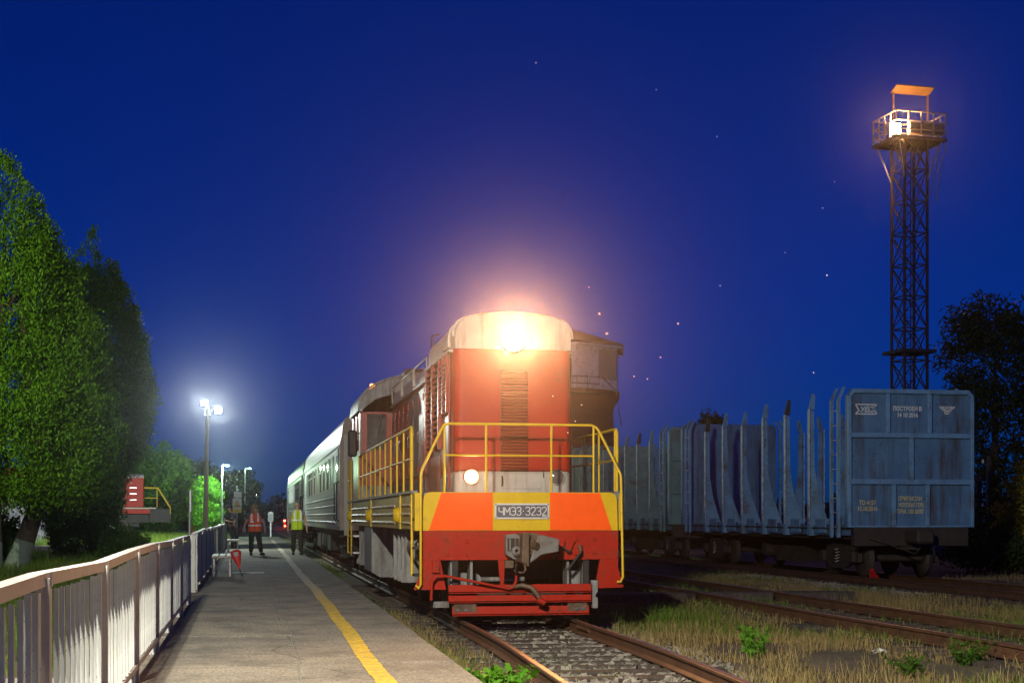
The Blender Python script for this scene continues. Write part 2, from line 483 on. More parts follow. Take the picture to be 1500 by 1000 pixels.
leaf_thuja = leaf_mat("thuja_spray", (0.006, 0.028, 0.001), (0.075, 0.185, 0.004), 0.12)
leaf_green = leaf_mat("broad_leaf", (0.025, 0.075, 0.008), (0.10, 0.20, 0.02), 0.3)
leaf_bright = leaf_mat("fresh_leaf", (0.06, 0.21, 0.01), (0.18, 0.42, 0.035), 0.35)
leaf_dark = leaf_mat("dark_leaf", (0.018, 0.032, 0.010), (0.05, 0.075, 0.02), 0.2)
leaf_lamplit = leaf_mat("lamplit_leaf", (0.2, 0.19, 0.015), (0.55, 0.46, 0.05), 0.45)  # warm lamplight on the right-edge bush is put into this leaf colour

for m_ in (bumper_red, loco_red2, sill_yellow, wagon_blue, wagon_wall, wagon_green, picket_m): add_chips(m_)
add_chips(loco_red, (.16, .03, .016), 30, .73)
canopy_m = M("mast_canopy_board", (.11, .06, .028), 0.7, var=.25, scale=5)

lamp_white_e = emit("lamp_white_glow", (0.92, 1.0, 0.95), 60)
lamp_green_e = emit("lamp_green_glow", (0.35, 1.0, 0.65), 60)
lamp_warm_e = emit("lamp_warm_glow", (1.0, 0.62, 0.25), 50)
head_e = emit("headlight_glow", (1.0, 0.72, 0.38), 40)
head2_e = emit("small_headlight_glow", (1.0, 0.50, 0.16), 5)
beacon_e = emit("beacon_glow", (1.0, 0.25, 0.03), 12)
signal_e = emit("red_signal_glow", (1.0, 0.05, 0.02), 16)
spark_e = emit("spark_glow", (1.0, 0.22, 0.03), 0.9)

def lamp(name, loc, power, col, radius=0.12, parent=None, spot=None, target=None, blend=0.4):
    d = bpy.data.lights.new(name, 'SPOT' if spot else 'POINT')
    d.energy = power
    d.color = col
    d.shadow_soft_size = radius
    o = bpy.data.objects.new(name, d)
    COL.objects.link(o)
    o.location = loc
    if spot:
        d.spot_size = R(spot)
        d.spot_blend = blend
        o.rotation_euler = (Vector(target) - Vector(loc)).to_track_quat('-Z', 'Y').to_euler()
    if parent:
        o.parent = parent
        o.matrix_parent_inverse = Matrix.Translation(-Vector(parent.location))
    return o

# ---------------------------------------------------------------- ground
rng = np.random.default_rng(11)

def vnoise(x, y, seed=0):
    """smooth value noise, numpy"""
    xi, yi = np.floor(x).astype(np.int64), np.floor(y).astype(np.int64)
    xf, yf = x - xi, y - yi
    def h(a, b):
        n = (a * 374761393 + b * 668265263 + seed * 1442695041) & 0x7fffffff
        n = ((n ^ (n >> 13)) * 1274126177) & 0x7fffffff
        return ((n ^ (n >> 16)) & 0xffff) / 65535.0
    u, v = xf * xf * (3 - 2 * xf), yf * yf * (3 - 2 * yf)
    return (h(xi, yi) * (1 - u) + h(xi + 1, yi) * u) * (1 - v) + (h(xi, yi + 1) * (1 - u) + h(xi + 1, yi + 1) * u) * v

def ground_z(x, y):
    x = np.asarray(x, float); y = np.asarray(y, float)
    z = -0.24 + 0.10 * (vnoise(x * 0.5, y * 0.35, 3) - 0.5) + 0.06 * (vnoise(x * 1.9, y * 1.7, 5) - 0.5)
    left = 0.02 + 0.14 * (vnoise(x * 0.4, y * 0.3, 8) - 0.5)
    k = np.clip((-0.98 - x) / 0.25, 0, 1)
    z = z * (1 - k) + left * k
    t = np.clip(1 - np.abs(x - 3.7) / 1.5, 0, 1)         # trackbed
    t2 = np.clip(1.4 - np.abs(x - 9.35) / 1.1, 0, 1)
    t3 = np.clip(1.6 - np.abs(x - 16.0) / 1.3, 0, 1)
    for tt, lvl in ((t, -0.235), (t2, -0.21), (t3, -0.27)):
        tt = np.clip(tt * 1.6, 0, 1)
        z = z * (1 - tt) + (lvl + 0.02 * (vnoise(x * 3, y * 3, 9) - 0.5)) * tt
    return z

def axis_pts(segs):
    out = []
    for a, b, st in segs:
        out += list(np.arange(a, b, st))
    return np.array(out + [segs[-1][1]])
gx = axis_pts([(-700, -120, 60), (-120, -30, 10), (-30, -4, 1.0), (-4, -1.3, 0.3), (-1.3, -0.9, 0.08), (-0.9, 2, 0.4), (2, 20, 0.22), (20, 40, 1.0), (40, 120, 10), (120, 700, 58)])
gy = axis_pts([(-60, 0, 6), (0, 10, 1), (10, 36, 0.22), (36, 90, 0.9), (90, 200, 8), (200, 700, 50)])
X_, Y_ = np.meshgrid(gx, gy)
Z_ = ground_z(X_, Y_)
nx_, ny_ = len(gx), len(gy)
idx = np.arange(nx_ * ny_).reshape(ny_, nx_)
q = np.stack([idx[:-1, :-1], idx[:-1, 1:], idx[1:, 1:], idx[1:, :-1]], -1).reshape(-1, 4)
ground = link("ground", np_mesh("ground", np.stack([X_, Y_, Z_], -1).reshape(-1, 3), q, mat=soil, smooth=True))
tag(ground, kind='structure')

# ---------------------------------------------------------------- platform
PZ = 0.17
def edge_x(y): return float(np.interp(y, [0, 11, 30, 95], [1.76, 1.80, 1.89, 1.95]))
plat = MB().lohi((-0.97, 0.5, -0.6), (1.70, 94, PZ - 0.02)).build("platform", concrete)
tag(plat, kind='structure')

def slab(poly, z0, z1, ch=0.010):
    b = MB()
    c = Vector((sum(p[0] for p in poly) / 4, sum(p[1] for p in poly) / 4))
    ins = [(p[0] + (c.x - p[0]) / abs(c.x - p[0]) * ch, p[1] + (c.y - p[1]) / abs(c.y - p[1]) * ch) for p in poly]
    dz = [random.uniform(-0.003, 0.003) for _ in poly]
    vs_ = [(*p, z0) for p in poly] + [(*p, z1 - ch * 0.7 + d) for p, d in zip(poly, dz)] + [(*p, z1 + d) for p, d in zip(ins, dz)]
    fs = [(i, (i + 1) % 4, 4 + (i + 1) % 4, 4 + i) for i in range(4)] + [(4 + i, 4 + (i + 1) % 4, 8 + (i + 1) % 4, 8 + i) for i in range(4)] + [(8, 9, 10, 11), (3, 2, 1, 0)]
    return b.add(vs_, fs)
y = 0.5
while y < 93:
    ln = random.choice([2.3, 2.9, 3.1])
    y1 = min(94, y + ln)
    j = 0.44 + random.uniform(-0.05, 0.06)
    g = 0.006
    slab([(-0.97, y + g), (j - g, y + g), (j - g, y1 - g), (-0.97, y1 - g)], -0.02, PZ).build("paving_slab", asphalt, plat)
    slab([(j + g, y + g), (edge_x(y) + random.uniform(-.012, .012), y + g), (edge_x(y1) + random.uniform(-.012, .012), y1 - g), (j + g, y1 - g)], -0.02, PZ).build("paving_slab", asphalt, plat)
    y = y1

def line_x(y): return float(np.interp(y, [3, 11, 17.5, 25, 31, 45, 65, 92], [0.98, 1.04, 1.11, 1.16, 1.14, 1.20, 1.27, 1.30]))
ys = np.arange(3.0, 80, 0.07)
rl = np.array([line_x(v) + 0.008 * math.sin(v * 1.3) for v in ys])
wl = 0.082 + 0.012 * (vnoise(ys * 6, ys * 0, 2) - 0.5) + 0.010 * (vnoise(ys * 17, ys * 0, 4) - 0.5)
wr = 0.082 + 0.012 * (vnoise(ys * 6, ys * 0, 6) - 0.5) + 0.010 * (vnoise(ys * 17, ys * 0, 7) - 0.5)
n = len(ys)
vv = np.concatenate([np.stack([rl - wl, ys, np.full(n, PZ + 0.007)], -1), np.stack([rl + wr, ys, np.full(n, PZ + 0.007)], -1)])
qq = np.stack([np.arange(n - 1), np.arange(n - 1) + n, np.arange(1, n) + n, np.arange(1, n)], -1)
yl = link("yellow_line", np_mesh("yellow_line", vv, qq, mat=yellow_line_m)); tag(yl, kind='structure')
wl_ = MB().lohi((-0.42, 33.0, PZ + 0.004), (0.36, 33.42, PZ + 0.008)).build("white_line", white_line_m); tag(wl_, kind='structure')

# ---------------------------------------------------------------- tracks
def track_x(y): return 3.76 - 0.0032 * max(0.0, 20.5 - y) ** 2
PROF = [(-.065, -.165), (.065, -.165), (.065, -.150), (.012, -.128), (.010, -.045), (.036, -.032), (.037, -.006), (.030, 0), (-.030, 0), (-.037, -.006), (-.036, -.032), (-.010, -.045), (-.012, -.128), (-.065, -.150)]
def sweep_rail(path):
    b = MB(); k = len(PROF); vs_ = []; fs = []
    for (x, y, z) in path:
        vs_ += [(x + p[0], y, z + p[1]) for p in PROF]
    for i in range(len(path) - 1):
        for j in range(k):
            fs.append((i * k + j, i * k + (j + 1) % k, (i + 1) * k + (j + 1) % k, (i + 1) * k + j))
    fs += [tuple(range(k))[::-1], tuple(range((len(path) - 1) * k, len(path) * k))]
    return b.add(vs_, fs)

def make_track(fx, y0, y1, z, sl_range, step, spacing=0.56, bare=True):
    root = empty("railway_track", (0, 0, 0), kind='structure')
    ys_ = list(np.arange(y0, min(24, y1), step)) + list(np.arange(max(24, y0), y1 + 1, 30))
    for sx in (-0.80, 0.80):
        path = [(fx(v) + sx, v, z + 0.006 * math.sin(v * 0.9 + sx)) for v in ys_]
        r = sweep_rail(path).build("rail", rail_m, root)
        t = MB(); k = len(path)
        vs_ = [(p[0] + s * 0.026, p[1], p[2] + 0.0025) for p in path for s in (-1, 1)]
        t.add(vs_, [(2 * i, 2 * i + 1, 2 * i + 3, 2 * i + 2) for i in range(k - 1)])
        t.build("running_surface", rail_top_m, r)
    proto = None
    v = sl_range[0]
    protos = []
    for s in range(4):
        b = MB().box((0, 0, -0.09), (2.65, 0.22 + 0.02 * s, 0.18), ch=0.02)
        b.v = [(a + random.uniform(-.015, .015), c + random.uniform(-.012, .012), d + random.uniform(-.012, .008)) for a, c, d in b.v]
        protos.append(b.mesh("sleeper", sleeper_m))
    while v < sl_range[1]:
        o = link("sleeper", random.choice(protos), root, (fx(v) + random.uniform(-.04, .04), v, z - 0.165 + random.uniform(-.012, .004)), (0, 0, random.uniform(-.02, .02)))
        v += spacing + random.uniform(-.04, .04)
    return root
t1 = make_track(track_x, 5, 260, 0.0, (9.0, 34), 0.8)
for sx in (-1, 1):                                     # rail joint beside the loco
    b = MB()
    b.box((0, 0, -0.075), (0.02, 0.7, 0.07))
    for k in range(4): b.cyl((0, -0.25 + k * 0.16, -0.075), (0.035 * -sx, -0.25 + k * 0.16, -0.075), 0.016, n=6)
    b.build("fishplate", rail_m, t1, (track_x(19.1) + 0.80 * sx - 0.022 * sx, 19.1, 0))
t2 = make_track(lambda v: 9.35, 8, 240, 0.0, (12, 30), 4.0)
t3 = make_track(lambda v: 16.0, 6, 240, -0.05, (22, 48), 4.0)

# ballast: loose stones between the rails
def stones(n, fx, fy, size, zoff, seed):
    g = np.random.default_rng(seed)
    px, py = fx(g, n), fy(g, n)
    base = np.array([[-1, -1, -1], [1, -1, -1], [1, 1, -1], [-1, 1, -1], [-1, -1, 1], [1, -1, 1], [1, 1, 1], [-1, 1, 1]], float)
    s = size[0] + (size[1] - size[0]) * g.random((n, 1, 1)) ** 2
    v = base[None] * s * g.uniform(0.55, 1.0, (n, 1, 3)) * g.uniform(0.55, 1.1, (n, 8, 3))
    a = g.uniform(0, 6.28, n); ca, sa = np.cos(a)[:, None], np.sin(a)[:, None]
    x = v[:, :, 0] * ca - v[:, :, 1] * sa
    yv = v[:, :, 0] * sa + v[:, :, 1] * ca
    t = g.uniform(-.6, .6, n)[:, None]
    z = v[:, :, 2] * np.cos(t) + x * np.sin(t)
    P = np.stack([x + px[:, None], yv + py[:, None], z + (zoff(px, py) + s[:, 0, 0] * 0.35)[:, None]], -1).reshape(-1, 3)
    f = np.array([[3, 2, 1, 0], [4, 5, 6, 7], [0, 1, 5, 4], [1, 2, 6, 5], [2, 3, 7, 6], [3, 0, 4, 7]])
    Q = (f[None] + (np.arange(n) * 8)[:, None, None]).reshape(-1, 4)
    return P, Q
def tx(v): return 3.76 - 0.0032 * np.maximum(0, 20.5 - v) ** 2
bp_x = {}
def fy1(g, n):
    yy = 9 + 12.5 * g.random(n); bp_x['y'] = yy
    return yy
P1, Q1 = stones(6500, lambda g, n: g.uniform(-0.74, 0.74, n), lambda g, n: g.uniform(9, 22, n), (0.018, 0.062), lambda a, b: ground_z(a + tx(b), b) + 0.004, 5)
P1[:, 0] += tx(P1[:, 1])
P2, Q2 = stones(3500, lambda g, n: np.where(g.random(n) < .5, g.uniform(-1.6, -0.86, n), g.uniform(0.88, 1.7, n)), lambda g, n: g.uniform(9, 22, n), (0.012, 0.04), lambda a, b: ground_z(a + tx(b), b), 6)
P2[:, 0] += tx(P2[:, 1])
P3, Q3 = stones(2500, lambda g, n: g.uniform(12.6, 14.9, n), lambda g, n: g.uniform(29, 40, n), (0.015, 0.05), ground_z, 7)
ball = link("ballast", np_mesh("ballast", np.concatenate([P1, P2, P3]), np.concatenate([Q1, Q2 + len(P1), Q3 + len(P1) + len(P2)]), mat=stone_m))
tag(ball, kind='stuff')

# timber crossing over the middle track
cr = empty("plank_crossing", (9.2, 26.3, -0.2), 0, "dark timber boards laid across the middle track", "crossing")
for (x0, x1, dy) in ((-3.6, -0.76, 0), (-3.4, -0.80, 0.27), (-0.56, 0.82, 0.02), (-0.55, 0.80, 0.30), (1.04, 2.5, 0), (1.04, 2.3, 0.28)):
    b = MB().lohi((x0, dy - 0.12, 0.03), (x1, dy + 0.12, 0.19), ch=0.012)
    b.build("plank", sleeper_m, cr)

# path beyond the fence on the left
pth = MB()
pth.add([(-60, 64, .07), (-1.6, 58, .07), (-1.5, 70, .07), (-60, 80, .07)], [(0, 1, 2, 3)])
pth = pth.build("path", concrete); tag(pth, kind='structure')
pth.location.z = 0.03
pv = MB(); pv.add([(-30, 0.5, .095), (-1.15, 0.5, .095), (-1.15, 12.5, .095), (-30, 14, .095)], [(0, 1, 2, 3)])
pv = pv.build("pavement", concrete); tag(pv, kind='structure')

# ---------------------------------------------------------------- grass
def blades(px, py, pz, h, w, lean, seed, mat, name):
    g = np.random.default_rng(seed); n = len(px)
    a = g.uniform(0, 6.283, n); la = g.uniform(0, 6.283, n); ln = h * lean * g.random(n)
    dx, dy = np.cos(a) * w, np.sin(a) * w
    lx, ly = np.cos(la) * ln, np.sin(la) * ln
    v = np.empty((n, 5, 3))
    v[:, 0] = np.stack([px - dx, py - dy, pz], -1); v[:, 1] = np.stack([px + dx, py + dy, pz], -1)
    v[:, 2] = np.stack([px + lx * .35 + dx * .7, py + ly * .35 + dy * .7, pz + h * .6], -1)
    v[:, 3] = np.stack([px + lx * .35 - dx * .7, py + ly * .35 - dy * .7, pz + h * .6], -1)
    v[:, 4] = np.stack([px + lx, py + ly, pz + h * (1 - .25 * lean)], -1)
    b = np.arange(n) * 5
    q = np.stack([b, b + 1, b + 2, b + 3], -1); t = np.stack([b + 3, b + 2, b + 4], -1)
    o = link(name, np_mesh(name, v.reshape(-1, 3), q, t, mat=mat)); tag(o, kind='stuff')
    return o
def scatter(g, n, x0, x1, y0, y1, ypow=1.4):
    return g.uniform(x0, x1, n), y0 + (y1 - y0) * g.random(n) ** ypow
g = np.random.default_rng(21)
px, py = scatter(g, 240000, 4.9, 22, 10.5, 40, 1.25)
keep = (np.abs(px - 9.35) > 0.9) | (g.random(len(px)) < 0.35)
keep &= ((np.abs(px - 16) > 1.7) | (g.random(len(px)) < 0.05)) & ((px < 13) | (g.random(len(px)) < .35))
dens = vnoise(px * 0.55, py * 0.55, 31) * 0.6 + vnoise(px * 1.7, py * 1.7, 32) * 0.55
keep &= dens > 0.36 + 0.22 * g.random(len(px))
keep &= ~((np.abs(px - 8.6) < 3.4) & (np.abs(py - 26.4) < .35))
keep &= (np.abs(px - 8.55) > .06) & (np.abs(px - 10.15) > .06)
px, py = px[keep], py[keep]
hh = (0.05 + 0.20 * g.random(len(px)) ** 1.8) * (0.55 + 0.9 * vnoise(px * 0.8, py * 0.8, 33))
hh *= np.where(np.abs(px - 9.35) < 1.0, 0.55, 1)
blades(px, py, ground_z(px, py) - .01, hh, 0.003 + 0.003 * g.random(len(px)), 0.85, 1, grass_dry, "dry_grass")
px2, py2 = scatter(g, 90000, 4.9, 22, 10.5, 40, 1.2)
m = vnoise(px2 * 0.45, py2 * 0.4, 41) * .7 + vnoise(px2 * 1.5, py2 * 1.5, 42) * .3
keep = (m > 0.56) & (np.abs(px2 - 8.55) > .08) & (np.abs(px2 - 10.15) > .08) & (np.abs(px2 - 16) > 1.8) & ~((np.abs(px2 - 8.6) < 3.4) & (np.abs(py2 - 26.4) < .35))
keep &= px2 < 14
px2, py2 = px2[keep], py2[keep]
# a tall green patch and weedy edge of the platform
a2, b2 = g.normal(6.6, .55, 700), g.normal(21.6, .5, 700)
a3 = edge_x(15) + 0.06 + np.abs(g.normal(0, .28, 9000)); b3 = g.uniform(11.5, 34, 9000)
k3 = (a3 < 2.75) & (vnoise(a3 * 2, b3 * .9, 44) > .42) | (a3 < 1.98)
a3, b3 = a3[k3], b3[k3]
a4, b4 = tx(g.uniform(9, 19.5, 900)) + g.uniform(-.6, .6, 900), g.uniform(9.5, 20, 900)
k4 = vnoise(a4 * 2.2, b4 * 1.2, 45) > .6
a4, b4 = a4[k4], b4[k4]
a5 = g.uniform(2.0, 2.7, 900); b5 = g.normal(45, 4, 900)
gxx = np.concatenate([px2, a2, a3, a4, a5]); gyy = np.concatenate([py2, b2, b3, b4, b5])
gh = np.concatenate([0.07 + 0.2 * g.random(len(px2)) ** 2, 0.15 + 0.28 * g.random(len(a2)), 0.05 + 0.2 * g.random(len(a3)) ** 1.6, 0.05 + 0.14 * g.random(len(a4)), .06 + .2 * g.random(len(a5))])
blades(gxx, gyy, ground_z(gxx, gyy) - .01, gh, 0.004 + 0.0035 * g.random(len(gxx)), 0.7, 2, grass_green, "green_grass")
# straw along the platform edge
e1, e2 = edge_x(15) + 0.05 + np.abs(g.normal(0, .35, 9000)), g.uniform(11, 24, 9000)
ke = e1 < 2.8
e1, e2 = e1[ke], e2[ke]
blades(e1, e2, ground_z(e1, e2) - .01, 0.06 + 0.22 * g.random(len(e1)) ** 1.6, 0.003 + 0.003 * g.random(len(e1)), 0.8, 3, grass_dry, "straw_grass")
# lawn behind the fence
l1 = -1.15 - 17 * g.random(60000) ** 1.1; l2 = 13 + 45 * g.random(60000) ** 1.15
kl = (l1 > -0.42 * l2 - 1) & (vnoise(l1 * .8, l2 * .6, 47) > .22)
l1, l2 = l1[kl], l2[kl]
l3, l4 = -1.2 - 9 * g.random(16000), g.uniform(70, 92, 16000)
l1, l2 = np.concatenate([l1, l3]), np.concatenate([l2, l4])
lh = (0.12 + 0.3 * g.random(len(l1)) ** 1.5) * np.where(l2 > 69, 2.0, 1.0)
blades(l1, l2, ground_z(l1, l2) - .01, lh, 0.006 + 0.006 * g.random(len(l1)), 0.75, 4, grass_green, "lawn_grass")

# ---------------------------------------------------------------- plants and trees
def leaf_cloud(c, out, L, W, g, up=0.5, jit=0.7):
    """kite leaves; c n x 3 centres, out n x 3 outward directions"""
    n = len(c)
    u = out * 0.55 + np.array([0, 0, up]) + g.normal(0, jit, (n, 3))
    u /= np.linalg.norm(u, axis=1, keepdims=True) + 1e-9
    r = g.normal(0, 1, (n, 3))
    v = np.cross(u, r); v /= np.linalg.norm(v, axis=1, keepdims=True) + 1e-9
    l = (L * g.uniform(.4, 1.4, n))[:, None]; w = (W * g.uniform(.6, 1.2, n))[:, None]
    V = np.stack([c - u * l * .5, c + v * w * .5 - u * l * .05, c + u * l * .5, c - v * w * .5 - u * l * .05], 1).reshape(-1, 3)
    return V, np.arange(n * 4).reshape(-1, 4)

def crown_mesh(prof, z0, z1, ncl, cr, nleaf, L, W, mat, seed, fill=0.25, lobes=0.18, up=0.5, centre=(0, 0), squash=0.8, lean=(0, 0)):
    g = np.random.default_rng(seed)
    zz = g.uniform(z0, z1, ncl * 4)
    pr = np.array([prof((v - z0) / (z1 - z0)) for v in zz])
    zz, pr = zz[g.random(len(zz)) < pr / pr.max() + 0.06][:ncl], None
    ang = g.uniform(0, 6.2832, len(zz))
    rad = np.array([prof((v - z0) / (z1 - z0)) for v in zz])
    lob = 1 + lobes * (2 * vnoise(ang * 1.6 + 7, zz * 0.9, seed) - 1)
    rr = rad * lob * np.where(g.random(len(zz)) < fill, np.sqrt(g.random(len(zz))) * .85, g.uniform(.82, 1.0, len(zz)))
    tt = (zz - z0) / (z1 - z0)
    cc = np.stack([rr * np.cos(ang) + centre[0] + lean[0] * tt, rr * np.sin(ang) + centre[1] + lean[1] * tt, zz], -1)
    size = cr * g.uniform(.6, 1.35, len(zz)) * np.clip(rad / (rad.max() * .5), .45, 1)
    w = size ** 2; w /= w.sum()
    ci = g.choice(len(zz), nleaf, p=w)
    d = g.normal(0, 1, (nleaf, 3)); d /= np.linalg.norm(d, axis=1, keepdims=True)
    rl = g.random(nleaf) ** .45
    pos = cc[ci] + d * (size[ci] * rl)[:, None] * np.array([1, 1, squash])
    out = np.stack([np.cos(ang[ci]), np.sin(ang[ci]), np.zeros(nleaf)], -1) * .7 + d * .6
    V, Q = leaf_cloud(pos, out, L, W, g, up)
    return np_mesh("crown", V, Q, mat=mat)

def trunk_mb(pts, radii, n=10):
    return MB().tube(pts, radii, n)

def plant_tree(name, loc, label, cat, prof, z0, z1, ncl, cr, nleaf, L, W, mat, seed, trunk_r=.15, trunk=True, group=None, **kw):
    root = empty(name, loc, 0, label, cat, group)
    link("crown", crown_mesh(prof, z0, z1, ncl, cr, nleaf, L, W, mat, seed, **kw), root)
    if trunk:
        ln = kw.get('lean', (0, 0))
        b = trunk_mb([(0, 0, -.2), (.03, .02, z0 * .5 + .2), (ln[0] * .4, ln[1] * .4, z0 + (z1 - z0) * .4), (ln[0] * .8, ln[1] * .8, z0 + (z1 - z0) * .85)], [trunk_r * 1.3, trunk_r, trunk_r * .6, .02], 8)
        rg = random.Random(seed)
        for k in range(7):
            a = rg.uniform(0, 6.28); zb = z0 + (z1 - z0) * rg.uniform(.1, .7); r = prof((zb - z0) / (z1 - z0)) * .8
            b.tube([(0, 0, zb - .3), (math.cos(a) * r * .5, math.sin(a) * r * .5, zb + .15), (math.cos(a) * r, math.sin(a) * r, zb + .5)], [trunk_r * .4, trunk_r * .25, .012], 5)
        b.build("trunk", bark, root)
    return root

def prof_pts(*pts):
    xs = [p[0] for p in pts]; yv = [p[1] for p in pts]
    return lambda t: float(np.interp(t, xs, yv))

# two big thujas by the platform
pa = prof_pts((0, 1.6), (.05, 2.7), (.15, 3.15), (.3, 2.9), (.5, 2.3), (.7, 1.5), (.88, .85), (1, .1))
ta = plant_tree("thuja_tree", (-6.35, 39.6, 0.02), "large green thuja with lime-washed forked trunks, nearest tree behind the railing", "tree", pa, 1.7, 11.05, 1300, .36, 170000, .115, .05, leaf_thuja, 3, trunk=False, fill=.15, lobes=.08, up=1.0, squash=1.25)
for pts, rr, (w0, w1) in (([(-.55, -.5, -.15), (-.5, -.45, 1.0), (-.42, -.2, 2.2), (-.1, .1, 5), (0, 0, 9.5)], [.24, .19, .17, .11, .03], 0),
                          ([(.22, -.2, -.15), (.38, -.2, .9), (.62, -.15, 2.2), (.5, .1, 5), (.2, .1, 8.5)], [.30, .24, .20, .12, .03], 0)) if False else ():
    pass
for pts, rr in (([(-.05, -1.6, -.15), (-.02, -1.55, .8), (-.06, -1.4, 2.2), (-.1, -.3, 5), (0, 0, 9.5)], [.25, .20, .17, .11, .03]),
                ([(.12, .6, -.15), (.42, .6, .8), (.92, .5, 2.3), (.6, .2, 5), (.2, .1, 8.5)], [.34, .26, .20, .12, .03])):
    tr = MB().tube(pts, rr, 12).build("trunk", bark, ta)
    q0, q1 = Vector(pts[0]), Vector(pts[1])
    MB().tube([q0.lerp(q1, k) for k in (0, .35, .7, 1.0)], [r + .008 for r in (rr[0], rr[0] * .93, rr[1] * 1.06, rr[1])], 12, caps=False).build("lime_wash", lime, tr)
bl = MB(); rg = random.Random(4)
for k in range(26):
    a = rg.uniform(0, 6.28); zb = rg.uniform(2.0, 8.5); r = pa((zb - 1.9) / 9.5) * .75
    bl.tube([(0, 0, zb - .5), (math.cos(a) * r * .5, math.sin(a) * r * .5, zb), (math.cos(a) * r, math.sin(a) * r, zb + .4)], [.06, .035, .01], 5)
bl.build("branch_fork", bark, ta)
pb = prof_pts((0, .8), (.06, 1.1), (.2, 1.3), (.33, 1.95), (.45, 2.35), (.6, 1.95), (.75, 1.35), (.9, .6), (1, .03))
plant_tree("thuja_tree", (-5.47, 52.5, 0.02), "tall dark thuja with teardrop crown reaching to the ground, behind the nearest tree", "tree", pb, .2, 11.8, 1250, .34, 150000, .125, .055, leaf_thuja, 8, trunk_r=.2, fill=.15, lobes=.08, up=1.0, squash=1.25, centre=(-.35, 0), lean=(.45, 0))

round_p = prof_pts((0, .35), (.15, .8), (.4, 1.0), (.7, .85), (.9, .5), (1, .12))
def rp(r): return lambda t: round_p(t) * r
midg = "dark trees beyond the lamp post"
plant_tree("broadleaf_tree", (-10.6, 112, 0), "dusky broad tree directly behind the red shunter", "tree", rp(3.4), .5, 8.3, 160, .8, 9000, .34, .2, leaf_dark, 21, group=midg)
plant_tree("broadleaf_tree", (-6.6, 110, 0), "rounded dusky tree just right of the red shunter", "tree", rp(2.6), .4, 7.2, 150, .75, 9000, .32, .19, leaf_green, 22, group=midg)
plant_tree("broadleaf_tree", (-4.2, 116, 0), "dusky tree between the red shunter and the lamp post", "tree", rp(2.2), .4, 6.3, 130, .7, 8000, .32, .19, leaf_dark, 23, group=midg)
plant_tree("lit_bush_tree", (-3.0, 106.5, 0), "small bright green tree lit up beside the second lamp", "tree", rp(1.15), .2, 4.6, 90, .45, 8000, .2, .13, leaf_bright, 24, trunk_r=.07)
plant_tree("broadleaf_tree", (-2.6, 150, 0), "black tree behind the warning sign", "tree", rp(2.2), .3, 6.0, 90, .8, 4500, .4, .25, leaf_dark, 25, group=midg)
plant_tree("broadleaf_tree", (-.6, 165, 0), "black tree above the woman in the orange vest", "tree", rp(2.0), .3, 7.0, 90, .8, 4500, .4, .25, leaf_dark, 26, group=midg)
for (x, y, r, h, lab, sd) in ((-3.9, 46.0, .62, 1.15, "leafy bush at the foot of the rear thuja beside the path", 31), (-7.6, 45, 1.1, 1.7, "bush between the forked thuja trunks", 32), (-9.8, 43, 1.3, 1.9, "bush at the far left edge beside the thuja", 33)):
    plant_tree("leafy_bush", (x, y, 0), lab, "bush", rp(r), .02, h, 46, .33, 4200, .13, .085, leaf_green, sd, trunk=False)

# right-hand side
will = prof_pts((0, .7), (.2, 1.0), (.55, .95), (.8, .8), (.95, .45), (1, .1))
def wp(r): return lambda t: will(t) * r
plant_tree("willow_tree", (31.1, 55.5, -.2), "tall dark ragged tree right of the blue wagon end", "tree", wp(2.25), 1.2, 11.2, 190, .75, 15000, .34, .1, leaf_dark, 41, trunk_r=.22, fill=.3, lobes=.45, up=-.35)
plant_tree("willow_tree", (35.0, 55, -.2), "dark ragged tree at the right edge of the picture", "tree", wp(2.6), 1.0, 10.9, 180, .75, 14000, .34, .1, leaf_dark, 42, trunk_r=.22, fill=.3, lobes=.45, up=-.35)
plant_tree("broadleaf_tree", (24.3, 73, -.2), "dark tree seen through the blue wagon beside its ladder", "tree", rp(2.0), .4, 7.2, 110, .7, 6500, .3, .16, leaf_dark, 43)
plant_tree("lamplit_bush", (24.9, 41.5, -.2), "tall bush at the right edge, lamplight painted into its yellow-green leaves", "bush", rp(1.35), .1, 3.6, 80, .42, 7000, .15, .1, leaf_lamplit, 44, trunk_r=.05)
for (x, y, r, h, lab, sd) in ((22.0, 39.5, 1.1, 1.3, "low dark bush right of the blue wagon", 45), (24.2, 38.5, 1.4, 1.5, "low dark bush in front of the yellow-green bush", 46), (26.4, 47, 1.6, 2.6, "dark bush around the wooden pole", 47)):
    plant_tree("low_bush", (x, y, -.2), lab, "bush", rp(r), .02, h, 46, .4, 4500, .15, .1, leaf_dark, sd, trunk=False)

# far wood
g = np.random.default_rng(61)
Vs, Qs = [], []; off = 0
fx_ = np.concatenate([g.uniform(-120, 2, 60), g.uniform(6.5, 260, 110)])
fz_ = g.uniform(4.5, 8.5, len(fx_)); fy_ = g.uniform(300, 360, len(fx_))
ci = g.integers(0, len(fx_), 30000)
d = g.normal(0, 1, (30000, 3)); d /= np.linalg.norm(d, axis=1, keepdims=True)
pos = np.stack([fx_[ci], fy_[ci], fz_[ci] * .5], -1) + d * (g.random(30000) ** .4)[:, None] * np.stack([np.full(30000, 3.4), np.full(30000, 3.4), fz_[ci] * .52], -1)
V, Q = leaf_cloud(pos, d, 1.1, .8, g)
tag(link("far_forest", np_mesh("far_forest", V, Q, mat=leaf_dark)), kind='stuff')

